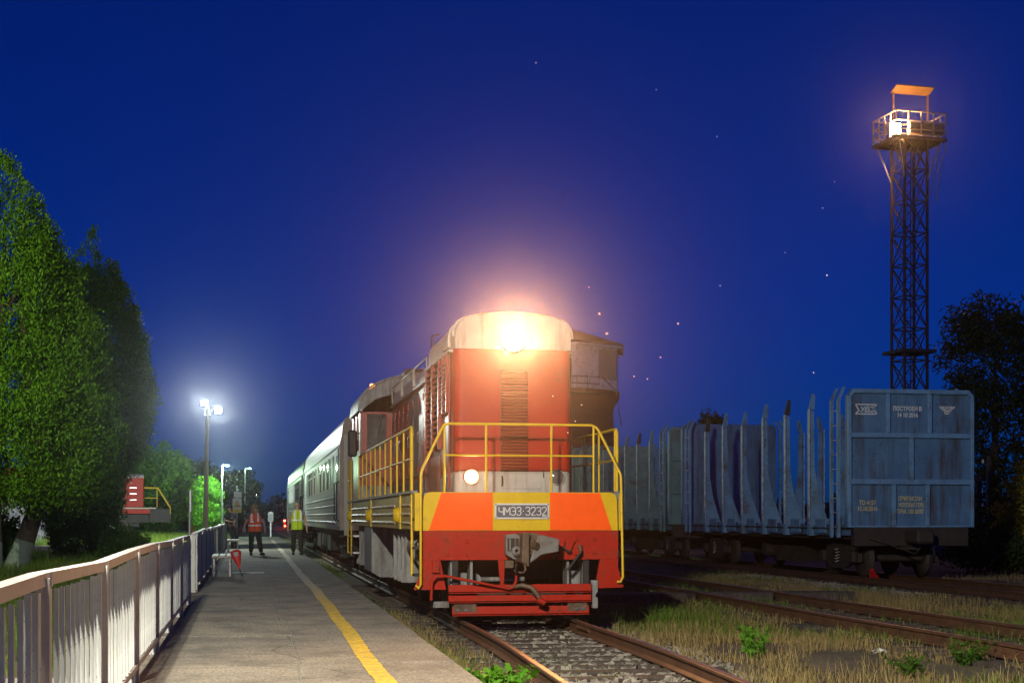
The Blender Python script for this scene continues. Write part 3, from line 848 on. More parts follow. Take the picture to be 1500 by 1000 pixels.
def weed(name, loc, label, n, h, spread, L, W, mat, seed):
    g = np.random.default_rng(seed); root = empty(name, loc, 0, label, "plant")
    st = MB(); cs, os_ = [], []
    for k in range(n):
        a = g.uniform(0, 6.28); r = spread * math.sqrt(g.random()); hh = h * g.uniform(.6, 1.1)
        p = [(math.cos(a) * r * .3, math.sin(a) * r * .3, -.03), (math.cos(a) * r * .7, math.sin(a) * r * .7, hh * .55), (math.cos(a) * r, math.sin(a) * r, hh)]
        st.tube(p, [.004, .003, .002], 4)
        for t in np.linspace(.25, 1, 9):
            q = Vector(p[0]).lerp(Vector(p[2]), float(t)); b = g.uniform(0, 6.28)
            cs.append((q.x + math.cos(b) * L * .5, q.y + math.sin(b) * L * .5, q.z + L * .1)); os_.append((math.cos(b) * 1.6, math.sin(b) * 1.6, .2))
    V, Q = leaf_cloud(np.array(cs), np.array(os_), L, W, g, .25, .35)
    link("foliage", np_mesh("foliage", V, Q, mat=mat), root)
    st.build("stem", mat, root)
    return root
weed("green_weed", (5.9, 16.1, -.22), "bright green feathery weed in the dry grass", 30, .36, .26, .09, .03, leaf_bright, 71)
weed("green_weed", (6.95, 14.2, -.22), "small green weed in the dry grass nearer the right corner", 20, .20, .28, .07, .03, leaf_green, 72)
weed("leafy_plant", (2.35, 13.2, -.22), "broad-leaved bright green plant by the platform edge", 34, .24, .33, .10, .075, leaf_bright, 73)
weed("green_weed", (8.05, 15.0, -.22), "green weed at the right edge of the picture beside the middle track's near rail", 24, .26, .3, .08, .03, leaf_green, 75)
weed("leafy_plant", (2.75, 12.1, -.22), "grassy green plant beside the near rail", 22, .16, .28, .10, .02, leaf_green, 74)

# ---------------------------------------------------------------- railings along the platform
def fence(y0, y1, x0, x1, label, npanel, picket_each, wave, has_brace=False):
    root = empty("platform_railing", (x0, y0, PZ), 0, label, "railing")
    def fx(y): return (x1 - x0) * (y - y0) / (y1 - y0)
    ln = y1 - y0
    hz = lambda k: 0.985 + wave[k % len(wave)]
    pm = MB().box((0, 0, .52), (.021, .021, .80)).mesh("picket", picket_m)
    st = MB()
    for k in range(npanel):
        a, b = ln * k / npanel, ln * (k + 1) / npanel
        pa_, pb_ = Vector((fx(y0 + a), a, hz(k))), Vector((fx(y0 + b), b, hz(k + 1)))
        o_ = Vector((-.022, 0, 0))
        MB().bar(pa_ + o_, pb_ + o_, .075, .056).build("handrail", fence_brown, root)
        MB().bar(pa_ - Vector((0, 0, hz(k) - .13)), pb_ - Vector((0, 0, hz(k + 1) - .13)), .045, .04).build("bottom_rail", fence_brown, root)
        np_ = int((b - a) / .2)
        for i in range(1, np_):
            t = i / np_
            yy = a + (b - a) * t
            zt = hz(k) * (1 - t) + hz(k + 1) * t - .045
            if picket_each:
                o = link("picket", pm, root, (fx(y0 + yy) + random.uniform(-.004, .004), yy, zt - .92 - random.uniform(0, .01)), (0, 0, random.uniform(-.08, .08)))
            else:
                st.box((fx(y0 + yy), yy, .53), (.03, .03, .80))
    if not picket_each:
        tag(st.build("pickets", picket_m, root), kind='stuff')
    for k in range(npanel + 1):
        a = ln * k / npanel
        MB().lohi((fx(y0 + a) - .03, a - .03, -.01), (fx(y0 + a) + .03, a + .03, hz(k) + .004)).build("post", fence_brown if picket_each else fence_blue, root)
        MB().lohi((fx(y0 + a) + .031, a - .02, hz(k) - .03), (fx(y0 + a) + .038, a + .02, hz(k) + .031)).build("bracket", steel_m, root)
        if k < npanel:
            MB().lohi((fx(y0 + a) - .05, a - .20, -.01), (fx(y0 + a) + .01, a - .14, hz(k) - .05)).build("post", picket_m, root)
    if has_brace:
        MB().bar((-.02, -.06, .97), (-.02, -.06, 0), .12, .08).build("post", picket_m, root)
        MB().bar((-.04, -.06, .62), (-.46, -.25, -.1), .05, .08).build("brace", picket_m, root)
    return root
fence(1.3, 21.4, -.86, -.86, "near railing of white pickets under a brown handrail, left of the platform", 8, True, [0, .012, .03, .0, .02, .022, .0, .004, 0])
fence(25.0, 62.0, -.90, -.93, "farther bluish railing beside the benches, past the gap", 12, False, [0, .0, .03, .0, .02, .0], True)

# ---------------------------------------------------------------- lamp posts
def twin_flood(loc, h, lean, label, pwr, col, aim, spot_t, pole_r=.11):
    root = empty("lamp_post", loc, 0, label, "lamp post", "floodlight posts along the platform")
    x, y, z = loc
    top = Vector((lean, 0, h))
    MB().tube([(0, 0, -.2), (lean * .4, 0, h * .4), top], [pole_r, pole_r * .85, pole_r * .62], 12).build("pole", wood_pole, root)
    MB().cyl((0, 0, -.1), (lean * .1, 0, .75), pole_r + .05, pole_r + .035).build("collar", concrete, root)
    MB().bar(top + Vector((-.12, 0, -.02)), top + Vector((.42, -.05, -.22)), .04, .04).build("crossarm", metal_pole, root)
    for k, (dx, dz) in enumerate(((-.14, .10), (.40, -.20))):
        c = top + Vector((dx, -.06, dz))
        aimv = (Vector(aim[k]) - (Vector(loc) + c)).normalized()
        m = aimv.to_track_quat('Y', 'Z').to_matrix()
        hb = MB().box((0, 0, 0), (.30, .10, .24), ch=.02)
        hb.v = [tuple(m @ Vector(p) + c) for p in hb.v]
        hd = hb.build("lamp_head", metal_pole, root)
        gb = MB().box((0, .055, 0), (.26, .012, .20))
        gb.v = [tuple(m @ Vector(p) + c) for p in gb.v]
        gb.build("lamp_glass", lamp_white_e, hd)
        wp_ = Vector(loc) + c + aimv * .16
        lamp("flood_light", wp_, pwr[k], col, .11, root, spot_t[k], Vector(aim[k]), .5)
    return root
twin_flood((-1.75, 59.3, 0), 6.0, .12, "tall platform lamp post with two blazing white floodlights", (1250, 1250), (.86, 1.0, .90), [(-1.2, 25, 0), (3.0, 40, 1.5)], (165, 165))
twin_flood((-1.95, 5.4, 0), 7.0, .0, "platform lamp post with two floodlights beside the near railing", (7800, 3900), (1.0, .94, .78), [(5.5, 19.7, .8), (.2, 12, 0)], (128, 150))
lp_ = bpy.data.objects["lamp_post"]
added_head = MB().box((.10, .16, 5.75), (.30, .10, .24), ch=.02).build("lamp_head", metal_pole, lp_)  # third head, added to brighten the red shunter
MB().box((.10, .215, 5.73), (.26, .012, .20)).build("lamp_glass", lamp_white_e, added_head)
lamp("flood_light", Vector((-1.65, 59.62, 5.7)), 26000, (.86, 1.0, .90), .11, lp_, 70, (-8.5, 92, 1.0), .7)  # spot of the added head, thrown on the shunter
for k_, a_ in enumerate(((-1.9, 59.1, 6.1), (-1.25, 59.1, 5.75))):
    lamp("flood_halo", a_, 5500, (.86, 1.0, .92), .11, lp_, 7, (.2, 0, 1.6), 1.0)  # extra narrow spots towards the camera, added to strengthen the lamp's halo
# street lamps farther off
def arm_lamp(loc, h, arm, label, m, col, pwr, size=.35):
    root = empty("street_lamp", loc, 0, label, "street lamp", "street lamps in the distance")
    MB().tube([(0, 0, -.1), (0, 0, h)], [.07, .045], 8).build("pole", metal_pole, root)
    MB().tube([(0, 0, h - .05), (arm * .5, -.05, h + .05), (arm, -.1, h + .06)], .03, 6).build("arm", metal_pole, root)
    hd = MB().box((arm, -.1, h + .03), (size, .22, .10), ch=.02).build("lamp_head", metal_pole, root)
    MB().box((arm, -.14, h - .035), (size * .85, .20, .04)).build("lamp_glass", m, hd)
    lamp("street_light", (loc[0] + arm, loc[1] - .14, loc[2] + h - .14), pwr, col, .1, root)
    return root
arm_lamp((-1.85, 103.5, 0), 5.15, .35, "greenish street lamp beside the bright bush", lamp_green_e, (.62, 1.0, .62), 2600)
arm_lamp((-.35, 150, 0), 6.5, .45, "faint green street lamp on a thin pole farther back", lamp_green_e, (.5, 1.0, .6), 250)
arm_lamp((1.25, 240, 0), 5.2, .2, "tiny white lamp far down the line", lamp_white_e, (.9, 1, .95), 400, .5)
# lamp lighting the trees on the left
root = twin_flood((-10.6, 23.5, 0), 7.5, 0, "lamp post on the lawn left of the thuja trees", (6500, 6500), (1.0, .97, .6), [(-6.6, 39, 7.6), (-5.6, 50, 7.2)], (56, 50))

# narrow post with a sign seen from its edge
r_ = empty("edge_on_sign_post", (-1.36, 33.5, 0), 0, "thin grey post with an edge-on sign between the two railings", "sign post")
MB().cyl((0, 0, -.1), (.05, 0, 2.05), .028, n=8).build("post", metal_pole, r_)
MB().box((.055, .02, 1.82), (.035, .42, .50)).build("sign_board", metal_pole, r_)
MB().lathe([(0, 0), (.13, .0), (.13, .02), (0, .02)], (.085, -.02, 1.12), 16, rot=Matrix.Rotation(R(90), 3, 'Y')).build("red_disc", red_plastic, r_)

# ---------------------------------------------------------------- warning sign
s_ = empty("warning_sign", (-.47, 61.0, PZ), 0, "white and yellow warning sign with black-edged triangle on a pole", "sign")
MB().cyl((0, 0, 0), (0, 0, 2.6), .03, n=8).build("pole", metal_pole, s_)
MB().box((0, -.05, 1.77), (.37, .03, .60), ch=.01).build("sign_board", sign_white, s_)
MB().box((0, -.068, 1.55), (.365, .006, .17)).build("yellow_band", sign_yellow, s_)
MB().box((.03, -.05, 2.22), (.32, .03, .24), ch=.008).build("top_plate", sign_white, s_)
tri = lambda r, z: [(r * math.sin(a), z + r * math.cos(a)) for a in (0, R(120), R(240))]
MB().prism(tri(.18, 1.80), 'y', -.071, -.066).build("black_triangle", rubber, s_)
MB().prism(tri(.135, 1.80), 'y', -.075, -.0715).build("yellow_triangle", sign_yellow, s_)
b = MB(); b.lohi((-.035, -.079, 1.755), (.035, -.0755, 1.80)); b.lohi((-.05, -.079, 1.735), (.05, -.0755, 1.75))
b.build("train_symbol", rubber, s_)
b = MB()
for k in range(3): b.lohi((-.13, -.0745, 1.505 + .035 * k), (.13 - .04 * k, -.0715, 1.513 + .035 * k))
b.build("text_lines", rubber, s_)

# ---------------------------------------------------------------- benches
def bench(loc, rz, label):
    r = empty("platform_bench", loc, rz, label, "bench", "benches along the farther railing")
    for k in range(3):
        MB().box((-.15 + .15 * k, 0, .43), (.135, 1.9, .04), ch=.006).build("slat", bench_m, r)
    for sy in (-.85, .85):
        for sx in (-.17, .17):
            MB().lohi((sx - .022, sy - .022, 0), (sx + .022, sy + .022, .385)).build("leg", picket_m, r)
        MB().lohi((-.20, sy - .02, .386), (.20, sy + .02, .408)).build("cross_bar", picket_m, r)
    MB().lohi((-.17, -.82, .11), (-.14, .82, .14)).build("stretcher", picket_m, r)
    return r
bench((-.56, 32.1, PZ), 0, "near pale bench with a red case leaning on its end")
bench((-.56, 53.8, PZ), 0, "far pale bench in front of the leaning man")
c_ = empty("signal_case", (-.14, 30.9, PZ), 0, "red tapering case with a grey opening on a thin dark stick", "case")
m = Matrix.Rotation(R(-14), 3, 'Y') @ Matrix.Rotation(R(-8), 3, 'X')
b = MB().lathe([(0, .16), (.012, .17), (.018, .2), (.10, .46), (.115, .52), (.10, .57), (.05, .60), (0, .605)], n=14)
b.v = [tuple(m @ Vector((p[0], p[1] * .55, p[2])) + Vector((0, 0, 0))) for p in b.v]
b.build("case_body", red_plastic, c_)
b = MB().box((.0, -.062, .50), (.10, .012, .10), ch=.005); b.v = [tuple(m @ Vector(p)) for p in b.v]
b.build("case_opening", under_grey, c_)
b = MB().cyl((0, 0, .17), (.02, 0, -.0), .010); b.v = [tuple(m @ Vector(p)) for p in b.v]
b.build("stick", rubber, c_)
c_.rotation_euler = (0, 0, 0)

# ---------------------------------------------------------------- lattice light mast
T = empty("light_mast", (32.15, 65.6, -.2), R(4), "tall lattice lighting mast with a caged platform and a lit floodlight", "light mast")
H, hw = 20.3, .62
corners = [(-hw, -hw), (hw, -hw), (hw, hw), (-hw, hw)]
for cx, cy in corners:
    b = MB(); b.bar((cx, cy, 0), (cx, cy, H), .11, .11)
    b.build("mast_leg", mast_m, T)
lev = list(np.linspace(0, H, 14))
for f in range(4):
    a, b2 = corners[f], corners[(f + 1) % 4]
    for k in range(13):
        z0, z1 = lev[k], lev[k + 1]
        if z1 < 5.2: 
            continue
        MB().bar((*a, z0), (*b2, z0), .06, .06).build("girt", mast_m, T)
        MB().bar((*a, z0), (*b2, z1), .045, .045).build("diagonal", mast_m, T)
        MB().bar((*b2, z0), (*a, z1), .045, .045).build("diagonal", mast_m, T)
b = MB()
for f in range(4):
    a, b2 = corners[f], corners[(f + 1) % 4]
    for z0, z1 in zip(lev[:5], lev[1:5]):
        b.bar((*a, z0), (*b2, z1), .045, .045); b.bar((*b2, z0), (*a, z1), .045, .045)
b.build("lower_lattice", mast_m, T)
b = MB(); b.bar((.25, .3, 4), (.25, .3, H), .04, .04); b.bar((-.15, .3, 4), (-.15, .3, H), .04, .04)
for z in np.arange(4.2, H, .35): b.bar((.25, .3, z), (-.15, .3, z), .025, .025)
b.build("ladder", mast_m, T)
MB().lohi((-.95, -.95, 9.7), (.95, .95, 9.86)).build("rest_platform", mast_m, T)
pw, pd, pz = 1.36, 1.12, 20.1
fr = MB()
for (a, c) in (((-pw, -pd), (pw, -pd)), ((pw, -pd), (pw, pd)), ((pw, pd), (-pw, pd)), ((-pw, pd), (-pw, -pd))):
    fr.bar((*a, pz), (*c, pz), .09, .16)
fr.build("platform_frame", mast_m, T)
for k in range(9):
    x = -pw + .2 + k * (2 * pw - .4) / 8
    MB().lohi((x - .13, -pd + .05, pz + .02), (x + .13, pd - .05, pz + .06)).build("deck_board", mast_m, T)
for (a, c) in (((-pw, -pd), (pw, -pd)), ((pw, -pd), (pw, pd)), ((pw, pd), (-pw, pd)), ((-pw, pd), (-pw, -pd))):
    for zz in (.40, .82, 1.27):
        MB().bar((*a, pz + zz), (*c, pz + zz), .05, .05).build("guard_rail", mast_pale, T)
    A, Cc = Vector((*a, 0)), Vector((*c, 0))
    for k in range(4):
        p = A.lerp(Cc, k / 4)
        MB().bar((p.x, p.y, pz), (p.x, p.y, pz + 1.27), .055, .055).build("guard_post", mast_pale, T)
for sx in (-1, 1):
    for sy in (-1, 1):
        MB().bar((sx * hw, sy * hw, pz - 1.9), (sx * pw * .85, sy * pd * .9, pz - .1), .07, .07).build("bracket", mast_pale, T)
for sx in (-.62, 1.28):
    MB().bar((sx, .45, pz), (sx, .45, pz + 2.62), .07, .07).build("canopy_post", mast_m, T)
MB().prism([(-.05, pz + 2.84), (.55, pz + 2.60), (.57, pz + 2.66), (-.03, pz + 2.90)], 'x', -.72, 1.36).build("canopy", canopy_m, T)
for (x, y, lit) in ((-1.15, -.55, True), (-.3, -.95, False), (.35, -.95, False), (1.0, -.9, False)):
    f = MB().box((x, y, pz + .5), (.62, .24, .56), ch=.03).build("floodlight", mast_pale, T)
    MB().box((x - .0, y - .128, pz + .5), (.56, .012, .50)).build("floodlight_glass", lamp_warm_e if lit else glass_dark, f)
for k in range(2):
    MB().tube([(pw + .05 + .06 * k, -.2 - .8 * k, pz - .1), (pw + .02 - .25 * k, -.2 - .8 * k, pz - 1.3), (pw - .35 - .1 * k, -.2 - .8 * k, pz - 2.6 - .4 * k)], .03, 5).build("hanging_cable", mast_pale, T)
mw_ = Matrix.Translation((32.15, 65.6, -.2)) @ Matrix.Rotation(R(4), 4, 'Z')
lamp("mast_light", mw_ @ Vector((-1.05, -.95, pz + .5)), 2500, (1.0, .50, .17), .12)
lamp("mast_halo", mw_ @ Vector((-1.05, -.95, pz + .5)), 4500, (1.0, .46, .14), .2, None, 8, (0, 0, 1.5), 1.0)  # extra narrow spot added only for the glow round the mast lamp
bpy.data.objects["mast_halo"].parent = T
bpy.data.objects["mast_halo"].matrix_parent_inverse = mw_.inverted()
lamp("tower_fill", mw_ @ Vector((-1.15, -.95, pz + .5)), 15000, (1.0, .66, .40), .2, None, 130, (14, 88, 5), .5)  # extra spot turned backwards, added to brighten the water tower
bpy.data.objects["tower_fill"].parent = T
bpy.data.objects["tower_fill"].matrix_parent_inverse = mw_.inverted()
bpy.data.objects["mast_light"].parent = T
bpy.data.objects["mast_light"].matrix_parent_inverse = mw_.inverted()

# ---------------------------------------------------------------- water tower
W = empty("water_tower", (22.0, 102.7, -.2), 0, "brick water tower with white octagonal top behind the locomotive", "water tower")
MB().lathe([(5.2, 0), (4.75, 3), (4.55, 9.4), (4.7, 9.9), (5.0, 10.3), (5.05, 10.75)], n=32).build("brick_shaft", brick_m, W)
def octa(r, z): return [(r * math.sin(R(7 + 45 * k)), -r * math.cos(R(7 + 45 * k))) for k in range(8)]
MB().prism(octa(5.25, 0), 'z', 10.76, 14.0).build("boarded_top", tower_white, W)
rf = MB(); o8 = octa(5.75, 0)
rf.add([(*p, 13.95) for p in o8] + [(*p, 14.07) for p in o8] + [(0, 0, 15.95)], [(k, (k + 1) % 8, 8 + (k + 1) % 8, 8 + k) for k in range(8)] + [(8 + k, 8 + (k + 1) % 8, 16) for k in range(8)] + [tuple(range(8))[::-1]])
rf.build("roof", roof_brown, W)
o8 = octa(5.66, 0)
for k in range(8):
    MB().bar((*o8[k], 13.84), (*o8[(k + 1) % 8], 13.84), .10, .17).build("gutter", tower_white, W)
p0, p1 = Vector((*octa(5.26, 0)[0], 0)), Vector((*octa(5.26, 0)[1], 0))
a_, b_ = p0.lerp(p1, .50), p0.lerp(p1, .97)
MB().bar((a_.x, a_.y, 12.55), (b_.x, b_.y, 12.55), .05, 2.1).build("beige_panel", tower_panel, W)
MB().bar((a_.x, a_.y - .03, 12.55), ((a_.x * .93 + b_.x * .07), a_.y - .01, 12.55), .05, 2.3).build("panel_edge", tower_white, W)
gal = MB()
for zz in (.55, 1.05):
    gal.tube([(5.5 * math.sin(R(t)), -5.5 * math.cos(R(t)), 10.5 + zz) for t in range(-70, 32, 6)], .035, 6)
for t in range(-70, 32, 17): gal.tube([(5.5 * math.sin(R(t)), -5.5 * math.cos(R(t)), 10.4), (5.5 * math.sin(R(t)), -5.5 * math.cos(R(t)), 11.55)], .03, 6)
gal.tube([(5.5 * math.sin(R(29)), -5.5 * math.cos(R(29)), 11.55), (3.6, -4.9, 10.6), (4.2, -4.2, 8.2)], .035, 6)
gal.build("gallery_rail", mast_m, W)
MB().lathe([(4.9, 10.36), (5.6, 10.38), (5.6, 10.45), (4.9, 10.47)], n=24, a0=R(-160), a1=R(-60)).build("gallery_floor", roof_brown, W)

# ---------------------------------------------------------------- red shunter on the left
S = empty("shunting_locomotive", (-5.75, 92.0, .35), R(4), "small red shunting locomotive standing beyond the thujas", "locomotive")
MB().lohi((-6.8, 0, 1.72), (-.72, 2.2, 3.55), ch=.03).build("hood", loco_red, S)
MB().prism([(-.02, 3.55), (2.22, 3.55), (2.1, 3.72), (1.1, 3.84), (.1, 3.72)], 'x', -6.8, -.70).build("hood_roof", loco_grey, S)
MB().lohi((-2.6, .7, 3.8), (-1.8, 1.5, 4.0)).build("fan_housing", loco_grey, S)
for k, x in enumerate((-2.9, -4.3, -5.7)):
    d = MB().lohi((x - .62, -.03, 1.80), (x + .62, -.002, 3.42), ch=.01).build("hood_door", loco_red, S)
    MB().lohi((x - .05, -.06, 2.55), (x + .08, -.032, 2.62)).build("handle", steel_m, d)
for k in range(3):
    MB().lohi((-1.55, -.05, 2.15 + .38 * k), (-1.15, -.002, 2.20 + .38 * k)).build("step_rung", steel_m, S)
MB().lohi((-9.6, -.25, 1.62), (.05, 2.45, 1.70)).build("deck", loco_grey, S)
MB().lohi((-9.6, -.2, 1.32), (-.35, 2.4, 1.615)).build("sill", loco_red, S)
MB().lohi((-9.4, .2, .75), (-.4, 2.0, 1.315)).build("underframe", dark_metal, S)
MB().lohi((-.35, .1, .78), (.95, 2.1, 1.60)).build("buffer_beam", dark_metal, S)
for x in (-1.7, -3.6, -6.0, -7.9):
    w = MB().lathe([(0, -.08), (.42, -.08), (.46, -.02), (.42, .06), (0, .06)], (x, .35, .45), 20, rot=Matrix.Rotation(R(90), 3, 'X')).build("wheel", dark_metal, S)
    MB().box((x, .18, .45), (.3, .14, .3), ch=.02).build("axle_box", dark_metal, S)
MB().lohi((-8.6, .12, .5), (-1.0, .25, .72)).build("bogie_frame", dark_metal, S)
cb = MB().lohi((-9.4, -.2, 1.71), (-6.85, 2.4, 4.1), ch=.05).build("cab", loco_red, S)
MB().lohi((-8.8, -.22, 2.7), (-7.4, -.19, 3.6)).build("cab_window", glass_dark, S)
for pts in ([(-.68, -.15, 2.95), (.15, -.15, 2.95), (.90, -.15, 1.75), (.90, -.15, 1.3)], [(-.68, -.15, 2.3), (.08, -.15, 2.3)], [(.10, -.15, 2.95), (.10, -.15, 1.7)], [(-.68, 2.3, 2.95), (.15, 2.3, 2.95), (.90, 2.3, 1.75)]):
    MB().tube(pts, .03, 6).build("hand_rail", loco_yellow, S)
sd = empty("siding_track", (-5.75, 92.0, .35), R(4), kind='structure')
for yy in (.35, 1.87):
    MB().lohi((-30, yy - .035, -.16), (3.2, yy + .035, 0)).build("rail", rail_m, sd)
MB().lohi((-30, -.4, -.45), (3.0, 2.7, -.165)).build("trackbed", soil, sd)
for k in range(40):
    MB().lohi((-29 + k * .8, -.3, -.24), (-28.78 + k * .8, 2.6, -.155)).build("sleeper", sleeper_m, sd)
kerb = MB().lohi((-26, 86.6, -.1), (-2.2, 87.0, .22)).build("kerb", concrete); tag(kerb, kind='structure')

# white hut behind the trunks
Hh = empty("white_hut", (-13.9, 81, 0), R(-4), "low white hut glimpsed between the thuja trunks", "hut")
MB().lohi((-4, 0, -.1), (3.0, 4, 2.55)).build("wall", plaster, Hh)
MB().prism([(-.3, 2.56), (4.3, 2.56), (2, 3.5)], 'x', -4.3, 3.3).build("roof", roof_brown, Hh)
MB().lohi((-2.9, -.04, .0), (-2.0, -.003, 2.0)).build("door", dark_metal, Hh)
wd = MB().lohi((-.6, -.05, 1.0), (.5, -.003, 2.0)).build("window", plaster, Hh)
MB().lohi((-.5, -.07, 1.1), (.4, -.052, 1.9)).build("pane", glass_dark, wd)

# right-hand bits: pole with insulators, timber frame, low wall
U = empty("insulator_pole", (26.9, 48.5, -.2), 0, "short wooden pole with white insulators among the bushes", "pole")
MB().tube([(0, 0, 0), (.03, 0, 3.9)], [.10, .085], 8).build("pole", bark, U)
for k, z in enumerate((3.7, 3.3, 2.6, 2.1)):
    MB().lathe([(0, 0), (.05, .0), (.05, .06), (.025, .09), (.045, .12), (0, .14)], (-.22 if k != 1 else .30, -.02, z - .06), 10).build("insulator", plate_white, U)
    MB().bar((0, 0, z - .05), (-.22 if k != 1 else .30, -.02, z - .05), .02, .02).build("pin", dark_metal, U)
F = empty("timber_gate", (27.5, 51.5, -.2), 0, "wooden post frame right behind the blue wagon", "gate")
MB().lohi((.55, -.08, 0), (.75, .08, 3.05)).build("post", bark, F); MB().lohi((-.75, -.08, 0), (-.55, .08, 3.05)).build("post", bark, F)
MB().lohi((-1.1, -.1, 3.052), (.95, .1, 3.25)).build("beam", bark, F)
G = empty("garden_wall", (31.4, 58, -.2), R(-6), "patch of pale wall glowing through the low bushes", "wall")
MB().lohi((-1.6, 0, 0), (2.0, .3, 1.35)).build("wall_face", plaster, G)
MB().lohi((-1.65, -.05, 1.352), (2.05, .35, 1.45)).build("coping", concrete, G)

# signals down the line
for (x, y, z, lab) in ((4.95, 200, .95, "red signal light glowing beside the last coach"), (4.75, 190, .28, "lower dim red signal light near the rails")):
    r_ = empty("dwarf_signal", (x, y, -.2), 0, lab, "signal")
    MB().lohi((-.10, -.05, 0), (.10, .05, z + .02)).build("mast", dark_metal, r_)
    hd = MB().box((0, -.1, z + .2), (.34, .18, .42), ch=.02).build("signal_head", dark_metal, r_)
    MB().lathe([(0, 0), (.11, 0), (.09, .03), (0, .04)], (0, -.19, z + .2), 14, rot=Matrix.Rotation(R(90), 3, 'X')).build("signal_lens", signal_e, hd)
    lamp("signal_light", (x, y - .5, z), 500 if z > .5 else 100, (1, .06, .03), .08, r_)
kb = empty("trackside_cabinet", (1.45, 95.5, .0), 0, "small pale cabinet on a post past the end of the platform", "cabinet")
MB().lohi((-.04, -.04, 0), (.04, .04, 1.15)).build("cabinet_post", metal_pole, kb)
MB().lohi((-.17, -.15, 1.15), (.17, .15, 1.72), ch=.02).build("cabinet_body", sign_white, kb)
MB().lohi((-.13, -.17, 1.22), (.13, -.152, 1.65)).build("cabinet_door", coach_m, kb)
MB().prism([(-.2, 1.725), (.2, 1.725), (0, 1.82)], 'y', -.18, .18).build("cabinet_roof", metal_pole, kb)
# small things on the ground
bs = empty("brake_shoe", (15.2, 32.93, -.05), 0, "red wedge brake shoe under the wagon's front wheel", "brake shoe")
MB().prism([(-.22, 0), (.16, 0), (.16, .16), (.10, .18)], 'x', -.05, .05).build("wedge", red_plastic, bs)
MB().lohi((-.045, .10, .06), (.045, .165, .22)).build("stop_block", red_plastic, bs)
pb_ = empty("plastic_bottle", (15.9, 25.8, -.17), .6, "pale plastic bottle standing in the grass by the right track", "bottle")
MB().lathe([(0, 0), (.045, 0), (.05, .02), (.05, .17), (.02, .22), (.02, .25)], n=12).build("bottle_body", sign_white, pb_)
MB().lathe([(0, .25), (.022, .25), (.022, .275), (0, .275)], n=10).build("cap", roof_grey, pb_)
pp = MB()
for k in range(14):
    a = k * 2.4
    pp.add([(math.cos(a) * .1, math.sin(a) * .07, .02 + .02 * math.sin(k)), (math.cos(a + .9) * .12, math.sin(a + .9) * .08, .03), (0, 0, .06 + .02 * math.cos(k * 2))], [(0, 1, 2)])
tag(pp.build("crumpled_paper", white_line_m, None, (7.6, 16.3, -.22)), "crumpled pale paper lying in the dry grass", "litter")

# ---------------------------------------------------------------- the diesel locomotive
LO = empty("diesel_locomotive", (3.78, 19.67, 0), 0, "red and yellow diesel shunting locomotive with lit headlight, number plate ЧМЭЗ-3232", "locomotive")
HY = 0.62                                                # hood front, behind the bumper plate
HWD = 0.865
# bumper plates
def round_poly(pts, r, n=5):
    out = []
    k = len(pts)
    for i, p in enumerate(pts):
        rad = r[i] if isinstance(r, (list, tuple)) else r
        p = Vector(p); a = (Vector(pts[i - 1]) - p).normalized(); c = (Vector(pts[(i + 1) % k]) - p).normalized()
        if rad <= 0: out.append(p[:]); continue
        s, e = p + a * rad, p + c * rad
        for j in range(n + 1):
            t = j / n
            out.append((s * (1 - t) ** 2 + p * 2 * t * (1 - t) + e * t ** 2)[:])
    return out
up = round_poly([(-1.40, 1.262), (1.40, 1.262), (1.385, 1.80), (-1.385, 1.80)], [0, 0, .12, .12])
MB().prism(up, 'y', -.0, .05).build("upper_bumper_plate", loco_yellow, LO)
low = [(-1.405, 1.258), (-1.405, .72), (-1.52, .44), (-1.07, .44), (-1.15, .85), (1.14, .85), (1.07, .44), (1.49, .45), (1.405, .72), (1.405, 1.258)]
bl_ = MB()
bl_.prism([(-1.405, .851), (1.405, .851), (1.405, 1.258), (-1.405, 1.258)], 'y', .0, .05)
bl_.prism([(-1.405, .849), (-1.15, .849), (-1.07, .44), (-1.52, .44), (-1.405, .72)], 'y', .0, .05)
bl_.prism([(1.405, .849), (1.14, .849), (1.07, .44), (1.49, .45), (1.405, .72)], 'y', .0, .05)
bl_.build("lower_bumper_plate", bumper_red, LO)
for sx in (-1, 1):
    pts = [(.412 * sx, 1.268), (.412 * sx, 1.795), (1.135 * sx, 1.79), (1.31 * sx, 1.268)]
    p_ = MB().prism(pts, 'y', -.008, -.002).build("reflective_panel", orange_m, LO)
    for (x, z) in ((.45, 1.76), (.75, 1.76), (1.08, 1.75), (.45, 1.30), (.8, 1.30), (1.25, 1.30)):
        MB().cyl((x * sx, -.008, z), (x * sx, -.015, z), .012, n=8).build("screw", orange_m, p_)
for (x, z) in ((-1.06, 1.12), (-.77, 1.11), (-1.06, .93), (-.77, .92), (1.06, 1.14), (1.06, .94), (.80, 1.13), (.79, .93)):
    MB().cyl((x, 0, z), (x, -.018, z), .030, .024, n=6).build("bolt_head", bumper_red, LO)
